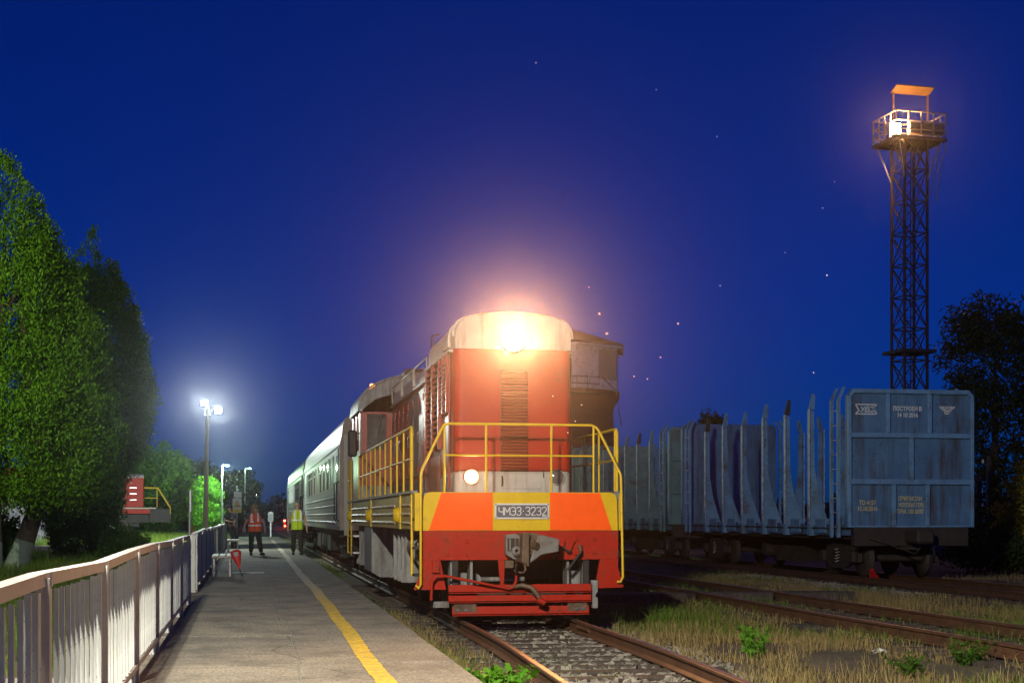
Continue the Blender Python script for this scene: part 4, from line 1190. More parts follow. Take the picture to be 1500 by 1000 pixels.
# number plate
NP = MB().lohi((-.385, -.022, 1.425), (.395, -.003, 1.642)).build("number_plate", plate_white, LO)
MB().prism(round_poly([(-.362, 1.447), (.372, 1.447), (.372, 1.620), (-.362, 1.620)], .03), 'y', -.027, -.0225).build("plate_field", plate_m, NP)
def pen(ch, w, h):
    s = {'Ч': [[(0, h), (0, .55 * h), (.2 * w, .42 * h), (w, .42 * h)], [(w, h), (w, 0)]],
         'М': [[(0, 0), (0, h), (.5 * w, .35 * h), (w, h), (w, 0)]],
         'Э': [[(0, .88 * h), (.25 * w, h), (.75 * w, h), (w, .8 * h), (w, .2 * h), (.75 * w, 0), (.25 * w, 0), (0, .12 * h)], [(.35 * w, .5 * h), (w, .5 * h)]],
         '3': [[(0, .85 * h), (.25 * w, h), (.75 * w, h), (w, .82 * h), (w, .66 * h), (.7 * w, .52 * h), (.4 * w, .52 * h)], [(.7 * w, .52 * h), (w, .36 * h), (w, .18 * h), (.75 * w, 0), (.25 * w, 0), (0, .15 * h)]],
         '2': [[(0, .8 * h), (.2 * w, h), (.8 * w, h), (w, .8 * h), (w, .62 * h), (0, 0), (w, 0)]],
         '-': [[(.2 * w, .5 * h), (.7 * w, .5 * h)]],
         'У': [[(0, h), (.55 * w, .45 * h)], [(w, h), (.5 * w, .1 * h), (.1 * w, 0)]],
         'В': [[(0, 0), (0, h), (.8 * w, h), (.8 * w, .55 * h), (0, .5 * h)], [(.8 * w, .55 * h), (w, .4 * h), (w, 0), (0, 0)]],
         'З': [[(0, .9 * h), (.2 * w, h), (w, h), (w, .6 * h), (.4 * w, .52 * h)], [(w, .5 * h), (w, 0), (0, 0)]]}
    return s[ch]
x = -.325
lw, lh = .062, .112
for ch in "ЧМЭ3-3232":
    w = lw * (1.25 if ch == 'М' else (.5 if ch == '-' else 1))
    strokes([[(x + px_, 1.478 + pz_) for px_, pz_ in p] for p in pen(ch, w, lh)], .013, -.029, .003).build("number_character", plate_white, NP)
    x += w + .017
MB().lohi((x - lw - .015, -.0305, 1.456), (x - .015, -.0275, 1.466)).build("underline", plate_white, NP)
for sx in (-.368, .378):
    for z in (1.441, 1.627): MB().cyl((sx, -.022, z), (sx, -.030, z), .010, n=8).build("plate_screw", dark_metal, NP)

# deck, frame and the dark space behind the plates
MB().lohi((-1.43, .052, 1.70), (1.43, 13.75, 1.79)).build("deck", under_grey, LO)
MB().lohi((-.62, .30, 1.0), (.62, 13.6, 1.695)).build("main_frame", dark_metal, LO)
MB().lohi((-1.36, .75, .55), (1.36, .80, 1.69)).build("frame_crossbeam", dark_metal, LO)
for xa in (-.98, -.70, .69, .93):
    MB().lohi((xa - .018, .08, .42), (xa + .018, .34, .849)).build("beam_gusset", under_grey, LO)
MB().lohi((-.95, .22, .45), (-.74, .38, .66)).build("beam_bracket", under_grey, LO)
MB().lohi((.73, .22, .45), (.90, .38, .68)).build("beam_bracket", under_grey, LO)
MB().cyl((-.62, .42, .56), (.12, .42, .56), .035).build("brake_pipe", under_grey, LO)
MB().cyl((-.60, .36, .56), (-.60, .48, .56), .085, n=14).build("brake_cylinder", under_grey, LO)
MB().lohi((-1.1, .45, .30), (1.1, .52, .36)).build("brake_beam", dark_metal, LO)
for zz in (.50, .55): pass
# snow plough / track guards
for (z0, z1, xa, xb, tilt) in ((.398, .505, -1.04, 1.0, .05), (.265, .355, -1.04, 1.0, .04), (.085, .20, -.985, .97, .02)):
    g_ = MB(); g_.prism([(-.02, z0), (-.02 - tilt, z0 + .012), (-.02, z1), (.01, z1), (.01, z0)], 'x', xa, xb)
    g_.lohi((xa, -.065, z0 - .012), (xb, -.02, z0 - .002))
    gb_ = g_.build("track_guard", bumper_red, LO)
    if z0 < .1:
        for sx in (-.91, -.80, .79, .88):
            MB().cyl((sx, -.02, .155), (sx, -.055, .155), .022, n=6).build("guard_bolt", steel_m, gb_)
        for xa2, xb2 in ((-.96, -.65), (.66, .94)):
            MB().lohi((xa2, -.035, .125), (xb2, -.0215, .235)).build("guard_plate", coupler_m, gb_)
MB().prism([(1.02, .16), (1.10, .16), (1.10, .30), (1.06, .33), (1.10, .40), (1.10, .555), (1.0, .555), (1.02, .45)], 'y', -.03, .05).build("guard_bracket", under_grey, LO)
MB().lohi((-1.25, -.02, .19), (-1.03, .06, .275)).build("guard_bracket", under_grey, LO)
MB().lohi((-.98, .012, .09), (-.90, .05, .84)).build("guard_hanger", dark_metal, LO)
MB().lohi((.90, .012, .09), (.98, .05, .84)).build("guard_hanger", dark_metal, LO)
# uncoupling lever and its brackets
MB().prism([(-.34, .848), (-.24, .848), (-.26, .46), (-.30, .46)], 'y', -.03, -.005).build("coupler_stay", bumper_red, LO)
MB().lohi((-1.27, -.06, .68), (-1.17, -.002, .84)).build("lever_bracket", bumper_red, LO)
MB().tube([(-1.29, -.10, .30), (-1.28, -.10, .56), (-1.22, -.11, .63), (-1.10, -.11, .635), (-.20, -.12, .45), (-.14, -.13, .47), (-.10, -.14, .56), (-.10, -.14, .64)], .020, 8).build("uncoupling_lever", bumper_red, LO)
# automatic coupler
CP = MB()
CP.prism([(-.26, .93), (-.26, 1.20), (-.12, 1.22), (-.05, 1.19), (-.05, .86), (-.14, .86)], 'y', -.20, -.08)
cpo = CP.build("coupler_head", coupler_grey, LO, bevel=.012)
MB().prism([(.04, .80), (.22, .93), (.46, .97), (.47, 1.145), (.40, 1.16), (.24, 1.20), (.17, 1.20)], 'y', -.36, -.10).build("guard_arm", coupler_grey, cpo, bevel=.015)
MB().prism([(-.08, .82), (.03, .76), (.03, 1.235), (-.06, 1.235)], 'y', -.44, -.08).build("coupler_jaw", coupler_m, cpo, bevel=.015)
MB().prism([(.035, .80), (.15, .86), (.21, .98), (.21, 1.21), (.12, 1.235), (.035, 1.20)], 'y', -.30, -.06).build("coupler_lock", coupler_m, cpo, bevel=.012)
MB().lohi((.055, -.345, .93), (.12, -.302, 1.15), ch=.012).build("lock_bar", coupler_m, cpo)
MB().cyl((.09, -.32, 1.06), (.15, -.40, 1.05), .05).build("lock_boss", coupler_m, cpo)
MB().lohi((-.235, -.225, .985), (-.085, -.201, 1.155)).build("jaw_pocket", dark_metal, cpo)
MB().lohi((-.215, -.245, .99), (-.195, -.227, 1.15)).build("pocket_rib", coupler_grey, cpo)
MB().lohi((-.14, -.245, .99), (-.12, -.227, 1.15)).build("pocket_rib", coupler_m, cpo)
MB().lathe([(.025, -.012), (.07, -.012), (.07, .012), (.025, .012)], (-.12, -.27, .98), 14, rot=Matrix.Rotation(R(90), 3, 'X')).build("lock_eye", coupler_grey, cpo)
MB().tube([(-.03, -.40, .80), (-.02, -.42, .72), (-.06, -.43, .68), (-.12, -.42, .69)], .018, 6).build("coupler_hook", coupler_m, cpo)
MB().lohi((-.25, -.10, .74), (-.13, -.04, .845)).build("shank_bracket", coupler_m, LO)
MB().lohi((-.22, .06, .86), (.22, .9, 1.16)).build("coupler_shank", dark_metal, LO)
ch_ = empty("release_chain", (0, 0, 0)); ch_.parent = LO
lk = MB().lathe([(.012, -.004), (.022, 0), (.012, .004)], (0, 0, 0), 8).mesh("link", coupler_m)
for k in range(8):
    link("link", lk, ch_, (-.115 + .004 * math.sin(k * 2), -.29 + .018 * k, .915 - .035 * k), (R(90), 0, R(90 * (k % 2))))
# hoses
MB().tube([(-.16, -.10, .47), (-.02, -.16, .50), (.10, -.20, .47), (.18, -.22, .38), (.23, -.22, .28)], [.03, .034, .036, .036, .034], 10).build("brake_hose", coupler_m, LO)
MB().cyl((.19, -.22, .30), (.29, -.24, .25), .05, .042).build("hose_head", bumper_red, LO)
MB().tube([(.47, -.02, .84), (.50, -.06, .98), (.58, -.09, 1.03), (.66, -.08, .96), (.70, -.08, .98)], .016, 6).build("air_hose", rubber, LO)
MB().tube([(.62, -.03, 1.13), (.60, -.05, 1.05), (.68, -.05, .95), (.76, -.04, 1.12)], .007, 5).build("hose_chain", bumper_red, LO)
MB().tube([(.83, -.06, 1.02), (.84, -.09, .95), (.76, -.08, .85), (.66, -.05, .70)], .022, 6).build("air_hose", rubber, LO)
MB().cyl((.82, -.07, 1.06), (.84, -.08, .97), .028, n=8).build("end_cock", coupler_m, LO)
MB().lohi((.40, -.03, .97), (.415, -.005, .99)).build("stub", dark_metal, LO)

# ---- hood
def plan(y0, y1, hw, r=.13):
    n = 5
    pts = [(-hw, y1)]
    for j in range(n + 1):
        a = math.pi + (math.pi / 2) * j / n
        pts.append((-hw + r + r * math.cos(a), y0 + r + r * math.sin(a)))
    for j in range(n + 1):
        a = 1.5 * math.pi + (math.pi / 2) * j / n
        pts.append((hw - r + r * math.cos(a), y0 + r + r * math.sin(a)))
    pts.append((hw, y1))
    return pts
def smooth_prism(poly, z0, z1, name, mat, parent):
    b = MB(); n = len(poly)
    b.add([(*p, z0) for p in poly] + [(*p, z1) for p in poly], [(i, (i + 1) % n, n + (i + 1) % n, n + i) for i in range(n)], True)
    b.add([(*p, z1) for p in poly], [tuple(range(n))])
    o = b.build(name, mat, parent)
    return o
hb_ = smooth_prism(plan(HY, 3.6, HWD), 1.79, 2.098, "hood_base_band", loco_grey, LO)
MB().lohi((-.80, HY - .012, 2.094), (.80, HY + .01, 2.112)).build("band_ledge", loco_grey, LO)
hr = smooth_prism(plan(HY, 3.6, HWD), 2.10, 3.878, "hood_front", loco_red, LO)
def arch(hw, zb, zs, zt, n=26, e1=2.0, e2=.62):
    pts = [(-hw, zb)]
    for i in range(n + 1):
        a = math.pi * (1 - i / n)
        c, s = math.cos(a), math.sin(a)
        pts.append((math.copysign(hw * abs(c) ** .52, c), zs + (zt - zs) * abs(s) ** .85))
    return pts + [(hw, zb)]
ah = [(-.865, 3.88), (-.865, 4.05), (-.857, 4.13), (-.835, 4.20), (-.79, 4.26), (-.72, 4.298), (-.6, 4.335), (-.45, 4.366), (-.3, 4.387), (-.15, 4.40), (0, 4.405)]
ar = ah + [(-p[0], p[1]) for p in ah[-2::-1]]
b = MB(); n = len(ar)
b.add([(p[0] * .985, HY, p[1]) for p in ar] + [(p[0], HY + .05, p[1] + .005) for p in ar] + [(p[0], 3.6, p[1]) for p in ar],
      [(k * n + i, k * n + i + 1, (k + 1) * n + i + 1, (k + 1) * n + i) for k in range(2) for i in range(n - 1)], True)
b.add([(p[0] * .985, HY, p[1]) for p in ar], [tuple(range(n))])
b.add([(p[0], 3.6, p[1]) for p in ar], [tuple(range(n))[::-1]])
b.build("hood_top", loco_grey, LO)
rim = [(p[0] * 1.02, HY + .06, p[1] + .02 * max(0, (p[1] - 3.9))) for p in ar[1:-1]]
MB().tube(rim, .030, 6).build("roof_rim", loco_grey, LO)
MB().tube([(p[0], p[1] + .42, p[2]) for p in rim], .022, 6).build("roof_rim", loco_grey, LO)
# lamps
def round_lamp(x, z, r, lens, name):
    b = MB().lathe([(r * .98, .045), (r * 1.06, .035), (r * 1.10, .05), (r * 1.12, .075)], (x, HY - .075, z), 28, rot=Matrix.Rotation(R(-90), 3, 'X'))
    o = b.build(name, loco_red if lens is head2_e else loco_grey, LO)
    MB().lathe([(0, .022), (r * .6, .03), (r * .99, .05)], (x, HY - .075, z), 28, rot=Matrix.Rotation(R(-90), 3, 'X')).build("lens", lens, o)
    return o
round_lamp(.0, 4.04, .19, head_e, "main_headlight")
round_lamp(-.62, 2.03, .105, head2_e, "buffer_lamp")
dl = M("lamp_off_glass", (.12, .11, .11), .12, .0, var=.3)
round_lamp(.645, 2.03, .105, dl, "buffer_lamp")
wl0 = Vector((3.78, 19.67, 0))
lamp("headlight_beam", wl0 + Vector((0, HY - .14, 4.04)), 2500, (1.0, .50, .18), .14, LO, 75, (1.0, 0, 2.2), 1.0)
lamp("headlight_halo", wl0 + Vector((0, HY - .15, 4.04)), 33000, (1.0, .46, .17), .14, LO, 12, (0, 0, 1.5), 1.0)  # extra narrow spot at the camera, added to build the headlight's halo
lamp("buffer_beam", wl0 + Vector((-.62, HY - .15, 2.03)), 1800, (1.0, .42, .12), .08, LO, 11, (0, 0, 1.45), 1.0)  # extra narrow spot added for an orange halo round the small lamp
lamp("buffer_light", wl0 + Vector((-.62, HY - .14, 2.03)), 60, (1.0, .50, .20), .09, LO, 150, (1.5, 0, .6), .8)
# grille louvres
MB().lohi((-.185, HY - .012, 2.11), (.215, HY - .002, 3.57)).build("grille_frame", dark_metal, LO)
lm = MB().prism([(-.006, -.004), (-.045, -.016), (-.052, -.006), (-.006, .024)], 'x', -.19, .19).mesh("louvre", louvre_m)
for k in range(32):
    link("louvre", lm, LO, (.015, HY - .008, 2.14 + k * .0448))
# base band hatch and handles
hh_ = MB().lohi((-.235, HY - .010, 1.86), (.42, HY - .001, 2.085), ch=.004).build("access_hatch", loco_grey, LO)
for sx in (-.17,):
    MB().tube([(sx, HY - .012, 1.90), (sx, HY - .045, 1.92), (sx, HY - .045, 2.02), (sx, HY - .012, 2.04)], .010, 6).build("handle", dark_metal, hh_)
MB().lohi((.44, HY - .012, 2.02), (.455, HY - .002, 2.14)).build("catch", dark_metal, LO)
MB().tube([(-.27, HY - .004, 2.16), (-.27, HY - .006, 2.9)], .004, 4).build("conduit", loco_red, LO)

# hood sides: radiator section with open shutters, then doors
for sx in (-1, 1):
    xs = sx * HWD
    for k, (ya, yb, za, zb, nslat) in enumerate(((1.05, 1.85, 3.05, 3.78, 11), (1.95, 3.45, 2.55, 3.80, 14))):
        MB().lohi((xs + sx * .001, ya - .05, za - .06), (xs + sx * .012, yb + .05, zb + .06)).build("shutter_backing", dark_metal, LO)
        for q_ in range(nslat):
            z = za + (zb - za) * (q_ + .5) / nslat
            MB().prism([(xs + sx * .014, z - .012), (xs + sx * .062, z - .045), (xs + sx * .066, z - .036), (xs + sx * .016, z + .018)] if sx > 0 else [(xs + sx * .016, z + .018), (xs + sx * .066, z - .036), (xs + sx * .062, z - .045), (xs + sx * .014, z - .012)], 'y', ya, yb).build("shutter_slat", loco_red2, LO)
        for yy in (ya - .03, (ya + yb) / 2, yb + .03):
            MB().lohi((xs + sx * .014, yy - .022, za - .06), (xs + sx * .072, yy + .022, zb + .06)).build("shutter_post", loco_red2, LO)
    MB().lohi((xs + sx * .002, .95, 2.15), (xs + sx * .02, 1.85, 2.95), ch=.008).build("side_panel", loco_red2, LO)
    MB().tube([(xs + sx * .04, .85, 1.85), (xs + sx * .04, .85, 3.8)], .016, 6).build("corner_pipe", loco_red2, LO)
    MB().tube([(xs + sx * .05, 3.55, 1.85), (xs + sx * .05, 3.55, 3.85)], .022, 6).build("corner_pipe", loco_red2, LO)
    MB().lohi((xs + sx * .003, 2.0, 1.82), (xs + sx * .022, 3.4, 2.40), ch=.008).build("side_panel", loco_red2, LO)
    MB().lohi((xs + sx * .001, .8, 1.80), (xs + sx * .016, 3.55, 2.05)).build("kick_band", under_grey, LO)
    MB().bar((xs + sx * .03, .75, 3.86), (xs + sx * .03, 3.6, 3.86), .07, .04).build("roof_gutter", loco_grey, LO)
    MB().lohi((xs + sx * .002 - .0, 1.0, 3.93), (xs + sx * .045, 1.55, 4.06), ch=.01).build("roof_handle_plate", loco_grey, LO)
# engine hood, a little lower and narrower
H2 = .80
e_low = MB().lohi((-H2, 3.602, 1.79), (H2, 10.05, 2.10)).build("engine_hood_base", under_grey, LO)
MB().lohi((-H2, 3.602, 2.102), (H2, 10.05, 3.73)).build("engine_hood", loco_red2, LO)
ar2 = arch(H2 + .01, 3.732, 3.80, 4.20)
b = MB(); n = len(ar2)
b.add([(p[0], 3.602, p[1]) for p in ar2] + [(p[0], 10.05, p[1]) for p in ar2], [(i, i + 1, n + i + 1, n + i) for i in range(n - 1)], True)
b.add([(p[0], 3.602, p[1]) for p in ar2], [tuple(range(n))]); b.add([(p[0], 10.05, p[1]) for p in ar2], [tuple(range(n))[::-1]])
b.build("engine_hood_roof", loco_grey, LO)
for sx in (-1, 1):
    xs = sx * H2
    MB().bar((xs + sx * .03, 3.62, 3.74), (xs + sx * .03, 10.0, 3.74), .07, .035).build("roof_gutter", loco_grey, LO)
    ya = 3.72
    for k in range(8):
        yb = ya + .74
        d = MB().lohi((xs + sx * .003, ya, 2.16), (xs + sx * .030, yb, 3.66), ch=.012).build("hood_door", loco_red2 if k not in (2, 3) else under_grey, LO)
        MB().tube([(xs + sx * .032, yb - .08, 2.75), (xs + sx * .06, yb - .08, 2.77), (xs + sx * .06, yb - .08, 2.93), (xs + sx * .032, yb - .08, 2.95)], .010, 5).build("handle", steel_m, d)
        for z in (2.3, 3.5): MB().cyl((xs + sx * .035, ya + .01, z - .06), (xs + sx * .035, ya + .01, z + .06), .018, n=6).build("hinge", loco_red2, d)
        if k in (4, 5, 6, 7):
            for q_ in range(16):
                z = 2.75 + .05 * q_
                MB().lohi((xs + sx * .031, ya + .12, z), (xs + sx * .048, yb - .16, z + .026)).build("vent_slat", loco_red2, d)
        ya = yb + .05
    for k in range(3):
        MB().tube([(xs + sx * .05, 3.9 + 2 * k, 3.80), (xs + sx * .06, 3.9 + 2 * k, 4.10), (xs + sx * .06, 5.7 + 2 * k, 4.10), (xs + sx * .05, 5.7 + 2 * k, 3.80)], .016, 6).build("roof_rail", loco_grey, LO)
MB().tube([(-.42, 6.6, 4.15), (-.42, 6.6, 4.82), (-.28, 6.6, 4.84)], .022, 6).build("aerial_post", dark_metal, LO)
MB().lathe([(.16, 0), (.16, .22), (.12, .26), (0, .26)], (0, 5.6, 4.18), 14).build("exhaust_stack", dark_metal, LO)

# ---- cab
CY0, CY1, CX = 10.06, 12.35, 1.49
wz0, wz1 = 2.83, 3.62
for sx in (-1, 1):
    xi, xo = sx * .815, sx * CX
    wx0, wx1 = sx * .93, sx * 1.36
    x_lo, x_hi = sorted((xi, xo))
    w0, w1 = sorted((wx0, wx1))
    MB().lohi((x_lo, CY0, 1.80), (x_hi, CY0 + .05, 2.10)).build("cab_skirt", under_grey, LO)
    wall = MB()
    wall.lohi((x_lo, CY0, 2.102), (x_hi, CY0 + .05, wz0))
    wall.lohi((x_lo, CY0, wz0), (w0, CY0 + .05, wz1)); wall.lohi((w1, CY0, wz0), (x_hi, CY0 + .05, wz1))
    wall.prism([(x_lo, wz1), (x_hi, wz1), (x_hi, 3.66 if sx > 0 else 4.02), (sx * 1.2, 3.9) if False else ((x_lo + x_hi) / 2, 3.92), (x_lo, 4.02 if sx > 0 else 3.66)], 'y', CY0, CY0 + .05)
    wall.build("cab_front_wall", loco_red2, LO)
    fr_ = MB()
    for a, c in (((w0, wz0), (w1, wz0)), ((w1, wz0), (w1, wz1)), ((w1, wz1), (w0, wz1)), ((w0, wz1), (w0, wz0))):
        fr_.bar((a[0], CY0 - .008, a[1]), (c[0], CY0 - .008, c[1]), .03, .05)
    wf = fr_.build("cab_window_frame", loco_red2, LO)
    gl = MB().lohi((w0 + .02, CY0 + .02, wz0 + .02), (w1 - .02, CY0 + .026, wz1 - .02)).build("pane", None, wf)
    gl.data.materials.append(MATS.get("cab_glass") or M("cab_glass", (.6, .62, .6), .03, rvar=.02))
    MB().bar(((w0 + w1) / 2 + .12, CY0 - .03, wz1), ((w0 + w1) / 2 + .02, CY0 - .03, wz1 - .5), .015, .02).build("wiper", dark_metal, wf)
    # side wall of the cab
    MB().lohi((min(xo, xo - sx * .05), CY0 + .052, 1.80), (max(xo, xo - sx * .05), CY1, 2.85)).build("cab_side_wall", loco_red2, LO)
    sw = MB()
    for (ya, yb) in ((CY0 + .052, CY0 + .35), (CY0 + 1.05, CY0 + 1.25), (CY1 - .35, CY1)):
        sw.lohi((min(xo, xo - sx * .05), ya, 2.852), (max(xo, xo - sx * .05), yb, 3.66))
    sw.build("cab_side_pillars", loco_red2, LO)
    MB().lohi((xo - sx * .03 - .004, CY0 + .35, 2.86), (xo - sx * .03 + .004, CY1 - .35, 3.64)).build("cab_side_glass", glass_dark, LO)
    MB().bar((xo, CY0 - .05, 3.68), (xo, CY1 + .1, 3.68), .09, .05).build("cab_eave", loco_grey, LO)
    MB().box((xo + sx * .16, CY0 - .02, 2.98), (.19, .10, .56), ch=.04).build("wing_mirror", dark_metal, LO)
    MB().bar((xo, CY0, 3.2), (xo + sx * .16, CY0 - .02, 3.15), .025, .025).build("mirror_arm", dark_metal, LO)
cg = MATS["cab_glass"].node_tree.nodes["Principled BSDF"]
cg.inputs["Transmission Weight"].default_value = .9
MB().lohi((-CX + .05, CY1 - .05, 1.80), (CX - .05, CY1, 3.66)).build("cab_rear_wall", loco_grey, LO)
MB().lohi((-1.2, CY0 + .5, 1.80), (-.95, CY0 + .9, 2.95), ch=.03).build("driver_seat", cloth_navy, LO)
MB().box((-1.12, CY0 + .35, 2.75), (.5, .25, .5), ch=.04).build("control_desk", under_grey, LO)
ar3 = arch(CX + .04, 3.665, 3.70, 4.46, e1=1)
ar3 = [(-(CX + .05), 3.665)] + [((CX + .05) * math.cos(math.pi * (1 - i / 20)), 3.70 + .78 * math.sin(math.pi * i / 20) ** .8) for i in range(21)] + [(CX + .05, 3.665)]
b = MB(); n = len(ar3)
b.add([(p[0], CY0 - .06, p[1]) for p in ar3] + [(p[0], CY1 + .1, p[1]) for p in ar3], [(i, i + 1, n + i + 1, n + i) for i in range(n - 1)], True)
b.add([(p[0] * .97, CY0 - .06, p[1] - .03) for p in ar3] + [(p[0], CY0 - .06, p[1]) for p in ar3], [(i, i + 1, n + i + 1, n + i) for i in range(n - 1)])
b.add([(p[0] * .97, CY0 - .0, p[1] - .03) for p in ar3], [tuple(range(n))]); b.add([(p[0], CY1 + .1, p[1]) for p in ar3], [tuple(range(n))[::-1]])
b.build("cab_roof", under_grey, LO)
bc = MB().cyl((-1.18, CY0 + .6, 4.16), (-1.18, CY0 + .6, 4.28), .07, .05).build("beacon", beacon_e, LO)
MB().lohi((-.5, CY0 + .5, 4.40), (.5, CY0 + 1.6, 4.62), ch=.05).build("roof_box", dark_metal, LO)
# short rear hood
MB().lohi((-H2, CY1 + .002, 1.80), (H2, 13.55, 3.4), ch=.05).build("rear_hood", loco_red2, LO)

# ---- walkway railings and steps
YR = loco_yellow
def rail(pts, r=.018, name="hand_rail", m=YR): return MB().tube(pts, r, 8).build(name, m, LO)
ZT, ZM = 2.755, 2.315
rail([(-1.50, -.04, .50), (-1.46, -.05, .46), (-1.43, -.06, .52), (-1.43, -.06, 2.06), (-1.40, -.04, 2.14), (-1.14, -.0, 2.66), (-1.10, .01, 2.73), (-1.03, .02, ZT), (1.02, .02, ZT), (1.09, .01, 2.72), (1.13, 0, 2.66), (1.41, -.04, 2.10), (1.43, -.06, 2.04), (1.46, -.06, .60), (1.43, -.05, .53), (1.38, -.03, .53)], .0195)
rail([(-1.09, .02, ZM), (1.05, .02, ZM)], .014)
for xx in (-1.09, -.50, .435, 1.05): rail([(xx, .02, 1.80), (xx, .02, ZT)], .017, "rail_post")
for sx in (-1, 1):
    xr = 1.50 * sx
    y0r, y1r = .42, 10.2
    rail([(xr, y0r, .62), (xr, y0r, 2.68), (xr, y0r + .06, 2.73), (xr, y1r, 2.73)], .0195)
    rail([(xr, y0r + .12, 1.80), (xr, y0r + .12, 2.73)], .017, "rail_post")
    rail([(xr, y0r + .12, 2.28), (xr, y1r, 2.28)], .014)
    for k in range(1, 11):
        yy = y0r + .12 + (y1r - y0r - .12) * k / 10
        rail([(xr, yy, 1.80), (xr, yy, 2.73)], .017, "rail_post")
    rail([(xr, 12.5, .6), (xr, 12.5, 2.73), (xr, 13.6, 2.73), (xr, 13.6, .6)])
    rail([(xr, 12.5, 2.28), (xr, 13.6, 2.28)], .014)
    # dull sill boxes under the walkway
    xs0 = sx * 1.43; xs1 = sx * 1.50
    MB().lohi((min(xs0, xs1 + sx * .02), .30, 1.79), (max(xs0, xs1 + sx * .02), 13.7, 1.825)).build("walkway_edge", under_grey, LO)
    MB().lohi((min(xs0, xs1), .06, 1.26), (max(xs0, xs1), .62, 1.788)).build("sill_end_panel", YR, LO)
    MB().lohi((sx * 1.30, .055, .46), (sx * 1.425, .085, 1.78)).build("step_upright", under_grey, LO)
    ya = .64
    lens_ = [1.25, .95, .05, 1.25, .9, .9, 1.25, .95, 1.25, .95, 1.25, .9, .9]
    for k, ln in enumerate([1.25, .95, 1.25, .9, .9, 1.25, .95, 1.25, .9, .9, 1.25, .95]):
        if ya + ln > 13.7: break
        pn = MB().lohi((min(xs0, xs1 - sx * .01), ya, 1.27), (max(xs0, xs1 - sx * .01), ya + ln - .03, 1.785), ch=.008).build("sill_panel", sill_yellow, LO)
        if k in (1, 6, 11):
            MB().lathe([(0, .10), (.10, .10), (.13, .0), (.13, -.02)], (xs1 - sx * .03, ya + ln / 2, 1.48), 16, rot=Matrix.Rotation(R(90 * sx), 3, 'Y')).build("filler_cap", YR, pn)
            MB().lohi((min(xs1, xs1 + sx * .02), ya, 1.27), (max(xs1, xs1 + sx * .02), ya + .05, 1.785)).build("sill_strap", YR, pn)
        else:
            for z in (1.36, 1.49, 1.62):
                MB().prism([(xs1 - sx * .011, z - .028), (xs1 + sx * .018, z), (xs1 - sx * .011, z + .028)] if sx > 0 else [(xs1 - sx * .011, z + .028), (xs1 + sx * .018, z), (xs1 - sx * .011, z - .028)], 'y', ya + .02, ya + ln - .05).build("sill_ridge", sill_yellow, pn)
        ya += ln
    # tank, sand boxes, reservoirs, steps
    MB().prism([(sx * .9, 1.258), (sx * 1.46, 1.258), (sx * 1.46, .40), (sx * 1.30, .30), (sx * .9, .30)], 'y', 7.6, 9.3).build("fuel_tank", under_grey, LO)
    for yy in (2.25, 2.75, 3.3, 4.0):
        MB().prism([(sx * 1.02, 1.258), (sx * 1.40, 1.258), (sx * 1.40, .62), (sx * 1.46, .50), (sx * 1.46, .44), (sx * 1.02, .44)], 'y', yy, yy + .06).build("bogie_bracket", under_grey, LO)
    for yy in (10.4, 10.9, 11.4):
        MB().prism([(sx * 1.02, 1.258), (sx * 1.40, 1.258), (sx * 1.40, .62), (sx * 1.46, .50), (sx * 1.46, .44), (sx * 1.02, .44)], 'y', yy, yy + .06).build("bogie_bracket", under_grey, LO)
    MB().cyl((sx * 1.18, .95, .98), (sx * 1.18, 2.1, .98), .21, n=20).build("air_reservoir", coupler_m, LO)
    MB().lathe([(.19, -.03), (.25, -.03), (.25, .03), (.19, .03)], (sx * 1.20, .80, .95), 20, a0=R(70), a1=R(300), rot=Matrix.Rotation(R(-90), 3, 'X')).build("reservoir_strap", under_grey, LO)
    for yb_ in (1.3, 8.75):
        fr2 = MB().lohi((sx * .98, yb_, .58), (sx * 1.10, yb_ + 3.9, .84), ch=.03).build("bogie_frame", dark_metal, LO)
        for k in range(3):
            yy = yb_ + .35 + 1.6 * k
            w = MB().lathe([(.12, -.07), (.50, -.065), (.525, -.03), (.525, .05), (.545, .075), (.12, .075)], (sx * .80, yy, .525), 28, rot=Matrix.Rotation(R(-90 * sx), 3, 'Y')).build("wheel", dark_metal, LO)
            MB().box((sx * 1.12, yy, .52), (.22, .34, .34), ch=.04).build("axle_box", under_grey, LO)
            for dy in (-.26, .26):
                sp = MB().tube([(sx * 1.12 + .055 * math.cos(t * .9), yy + dy + .055 * math.sin(t * .9), .60 + .011 * t) for t in range(30)], .014, 5)
                sp.build("coil_spring", dark_metal, LO)
    for k, z in enumerate((.62, 1.0, 1.4)):
        MB().lohi((min(sx * 1.2, sx * 1.5), 12.75, z), (max(sx * 1.2, sx * 1.5), 13.35, z + .035)).build("step", steel_m, LO)
        MB().lohi((min(sx * 1.2, sx * 1.5), .10, z), (max(sx * 1.2, sx * 1.5), .40, z + .035)).build("step", dark_metal, LO)
for yb_ in (1.65, 3.25, 4.85, 9.1, 10.7, 12.3):
    MB().cyl((-.78, yb_, .525), (.78, yb_, .525), .085, n=10).build("axle", dark_metal, LO)

